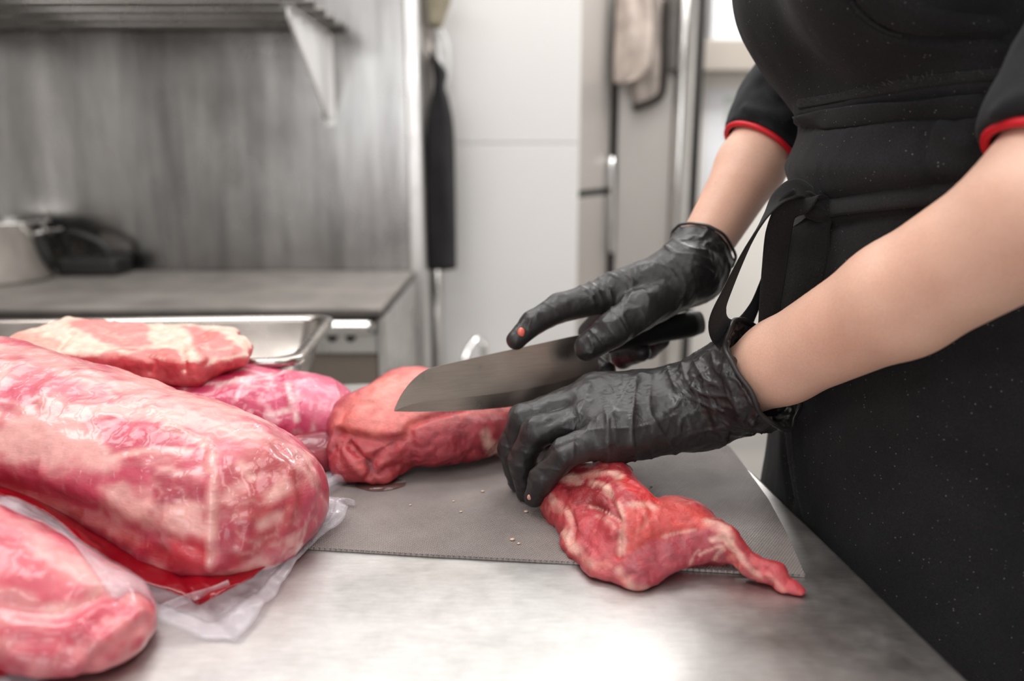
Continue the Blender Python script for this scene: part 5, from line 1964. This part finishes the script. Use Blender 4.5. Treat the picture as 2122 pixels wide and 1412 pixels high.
ribbon('tie_loop', [P(1700, 425, 0.712), P(1662, 392, 0.700), P(1625, 405, 0.690), P(1590, 445, 0.682), P(1548, 515, 0.676), P(1508, 600, 0.674), P(1487, 655, 0.676), P(1497, 688, 0.690), P(1530, 690, 0.712),
                    P(1562, 640, 0.728), P(1592, 560, 0.730), P(1625, 470, 0.722), P(1680, 430, 0.716)],
       [0.010, 0.0095, 0.009, 0.009, 0.009, 0.010, 0.011, 0.011, 0.012, 0.012, 0.011, 0.010, 0.009], np.array([[0.3, 0.6, 0.6], [0.2, 0.8, 0.5], [0.5, 0.8, 0.2], [0.7, 0.7, 0], [0.7, 0.7, 0.1], [0.6, 0.8, 0.2], [0.6, 0.8, 0.2]]))
ribbon('tie_end', [P(1700, 428, 0.708), P(1668, 415, 0.692), P(1632, 432, 0.686), P(1614, 480, 0.690), P(1604, 560, 0.696), P(1594, 650, 0.700), P(1592, 730, 0.705)], [0.010, 0.010, 0.010, 0.011, 0.0105, 0.009, 0.009], (0.95, 0.3, 0))
ribbon('tie_end', [P(1706, 440, 0.708), P(1680, 480, 0.698), P(1662, 540, 0.700), P(1640, 620, 0.704), P(1618, 720, 0.708)], [0.009, 0.014, 0.019, 0.020, 0.018], (0.8, -0.5, 0.3))
kc = P(1697, 432, 0.703)


def sdf_knot(p):
    d = sd_ell(p, kc, (0.013, 0.016, 0.011), euler(0.3, 0.2, 0.1))
    d = smin(d, sd_cone(p, P(1672, 412, 0.700), P(1712, 446, 0.700), 0.007, 0.007), 0.004)
    return smin(d, sd_cone(p, P(1680, 440, 0.698), P(1712, 424, 0.702), 0.006, 0.007), 0.003)


kn_ = Clay(sdf_knot, kc - 0.035, kc + 0.035, 0.0014, 1)
kn_.press([(1672, 420), (1695, 430), (1712, 436)], -0.002, 0.002)
kn_.press([(1675, 405), (1700, 410), (1715, 425)], -0.0015, 0.002)
kn_.refresh()
kn_.make('tie_knot', M_STRAP, apron)

# ---- trousers, shoes, hair, eyes (outside the picture, for other viewpoints)
def sdf_tr(p):
    d = smin(legs(p, 0.010), sd_torso(p, 0.002), 0.03)
    d = smax(d, (p[..., 2] - (H0 + 0.05)).astype(np.float32), 0.004)
    return smax(d, (0.09 - p[..., 2]).astype(np.float32), 0.004)


tr = Clay(sdf_tr, (0.20, 0.44, 0.05), (0.60, 1.02, H0 + 0.06), 0.009, 2)
tr.make('trousers', M_TROUSER, person)
for s in (-1, 1):
    def sdf_sh(p, s=s):
        d = smin(sd_cone(p, np.array([0.43, CY + s * 0.10, 0.062]), np.array([0.285, CY + s * 0.112, 0.036]), 0.050, 0.036), sd_cone(p, np.array([0.425, CY + s * 0.10, 0.07]), np.array([0.425, CY + s * 0.10, 0.12]), 0.048, 0.046), 0.02)
        return smax(d, (0.001 - p[..., 2]).astype(np.float32), 0.004)
    sh = Clay(sdf_sh, (0.22, CY + s * 0.105 - 0.08, -0.01), (0.51, CY + s * 0.105 + 0.08, 0.19), 0.006, 1)
    sh.make('shoe', M_SHOE, person)


def sdf_hair(p):
    d = sd_ell(p, T(0.385, CY, HEADZ + 0.012), (0.104, 0.086, 0.112), euler(0, -0.25, 0))
    d = smax(d, -sd_ell(p, T(0.285, CY, HEADZ - 0.03), (0.065, 0.075, 0.105), euler(0, -0.1, 0)), 0.012)
    d = smax(d, (H0 + HEADZ - 0.085 - p[..., 2]).astype(np.float32), 0.02)
    return smin(d, sd_ell(p, T(0.495, CY, HEADZ + 0.03), (0.045, 0.045, 0.045)), 0.015)


hr = Clay(sdf_hair, (0.24, CY - 0.13, H0 + HEADZ - 0.13), (0.58, CY + 0.13, H0 + HEADZ + 0.15), 0.005, 1)
hr.make('hair', M_HAIR, person)
M_EYE = m_plain('dark_iris', srgb(40, 26, 20), 0.15)
for s in (-1, 1):
    c = T(0.2875, CY + s * 0.032, HEADZ - 0.003)
    bm = bmesh.new()
    bmesh.ops.create_uvsphere(bm, u_segments=12, v_segments=8, radius=0.0045)
    bm.transform(Matrix.Translation(Vector(c)))
    bm_to('iris', bm, M_EYE, person, True)

# ---- gloves belong to the cook
lg = LG.make('glove', M_GLOVE, person)
rg = RG.make('glove', M_GLOVE, person)


def cuff_bead(clay, c, n, r0, name, parent, rad=0.0017, wob=0.003, seed=0):
    """rolled rim where the glove ends, following the cuff's own edge"""
    d = (clay.v - c) @ n
    rim = clay.v[np.abs(d) < 0.004]
    rel = rim - c
    u = np.cross(n, [0, 0, 1.0])
    u /= np.linalg.norm(u)
    w = np.cross(n, u)
    ang = np.arctan2(rel @ w, rel @ u)
    rr = np.hypot(rel @ w, rel @ u)
    pts = []
    for k in range(60):
        t = -math.pi + 2 * math.pi * k / 60
        m = np.abs((ang - t + math.pi) % (2 * math.pi) - math.pi) < 0.08
        r = rr[m].max() if m.any() else r0
        pts.append((t, r))
    rs = np.array([p[1] for p in pts])
    for _ in range(2):
        rs = (np.roll(rs, 1) + rs * 2 + np.roll(rs, -1)) / 4
    out = []
    for k in range(61):
        t, r = pts[k % 60][0], rs[k % 60]
        wv = wob * (math.sin(3 * t + seed) + 0.6 * math.sin(5 * t + 2 * seed) + 0.4 * math.sin(9 * t))
        out.append(c + u * math.cos(t) * (r + 0.0006) + w * math.sin(t) * (r + 0.0006) + n * (wv * 0.6 + 0.001))
    return tube(name, catmull(out, 3), rad, M_GLOVE, parent, 8, hint=n, cap=False)


cuff_bead(LG, L_rim, L_axis, 0.050, 'cuff_rim', lg, 0.0022, 0.004, 1)
cuff_bead(RG, P(1455, 512, 0.862), R_axis, 0.036, 'cuff_rim', rg, 0.0016, 0.0006, 2)

# scraps of meat stuck on the gloves
M_SCRAP = m_plain('coral_meat_scrap', srgb(238, 110, 94), 0.3, 0, 0.1, 200.0, 0, 1, 0.5)
M_SCRAP2 = m_plain('pale_meat_scrap', srgb(206, 150, 138), 0.35, 0, 0.1, 200.0, 0, 1, 0.5)
for (px, py, cl, r, mm, lab) in ((1080, 689, RG, 0.0042, M_SCRAP, 'coral scrap of meat stuck on the right forefinger'), (1097, 1031, LG, 0.0024, M_SCRAP2, 'pale scrap of meat on the left little fingertip')):
    h = cl.on(px, py)
    if h is None:
        continue
    bm = bmesh.new()
    bmesh.ops.create_icosphere(bm, subdivisions=3, radius=r)
    for vv in bm.verts:
        vv.co = Vector((vv.co.x * 0.85, vv.co.y * 0.55, vv.co.z * 1.15)) + Vector(h)
    o = origin_to_base(bm_to('meat_scrap', bm, mm, None, True))
    tag(o, lab, 'meat scrap')
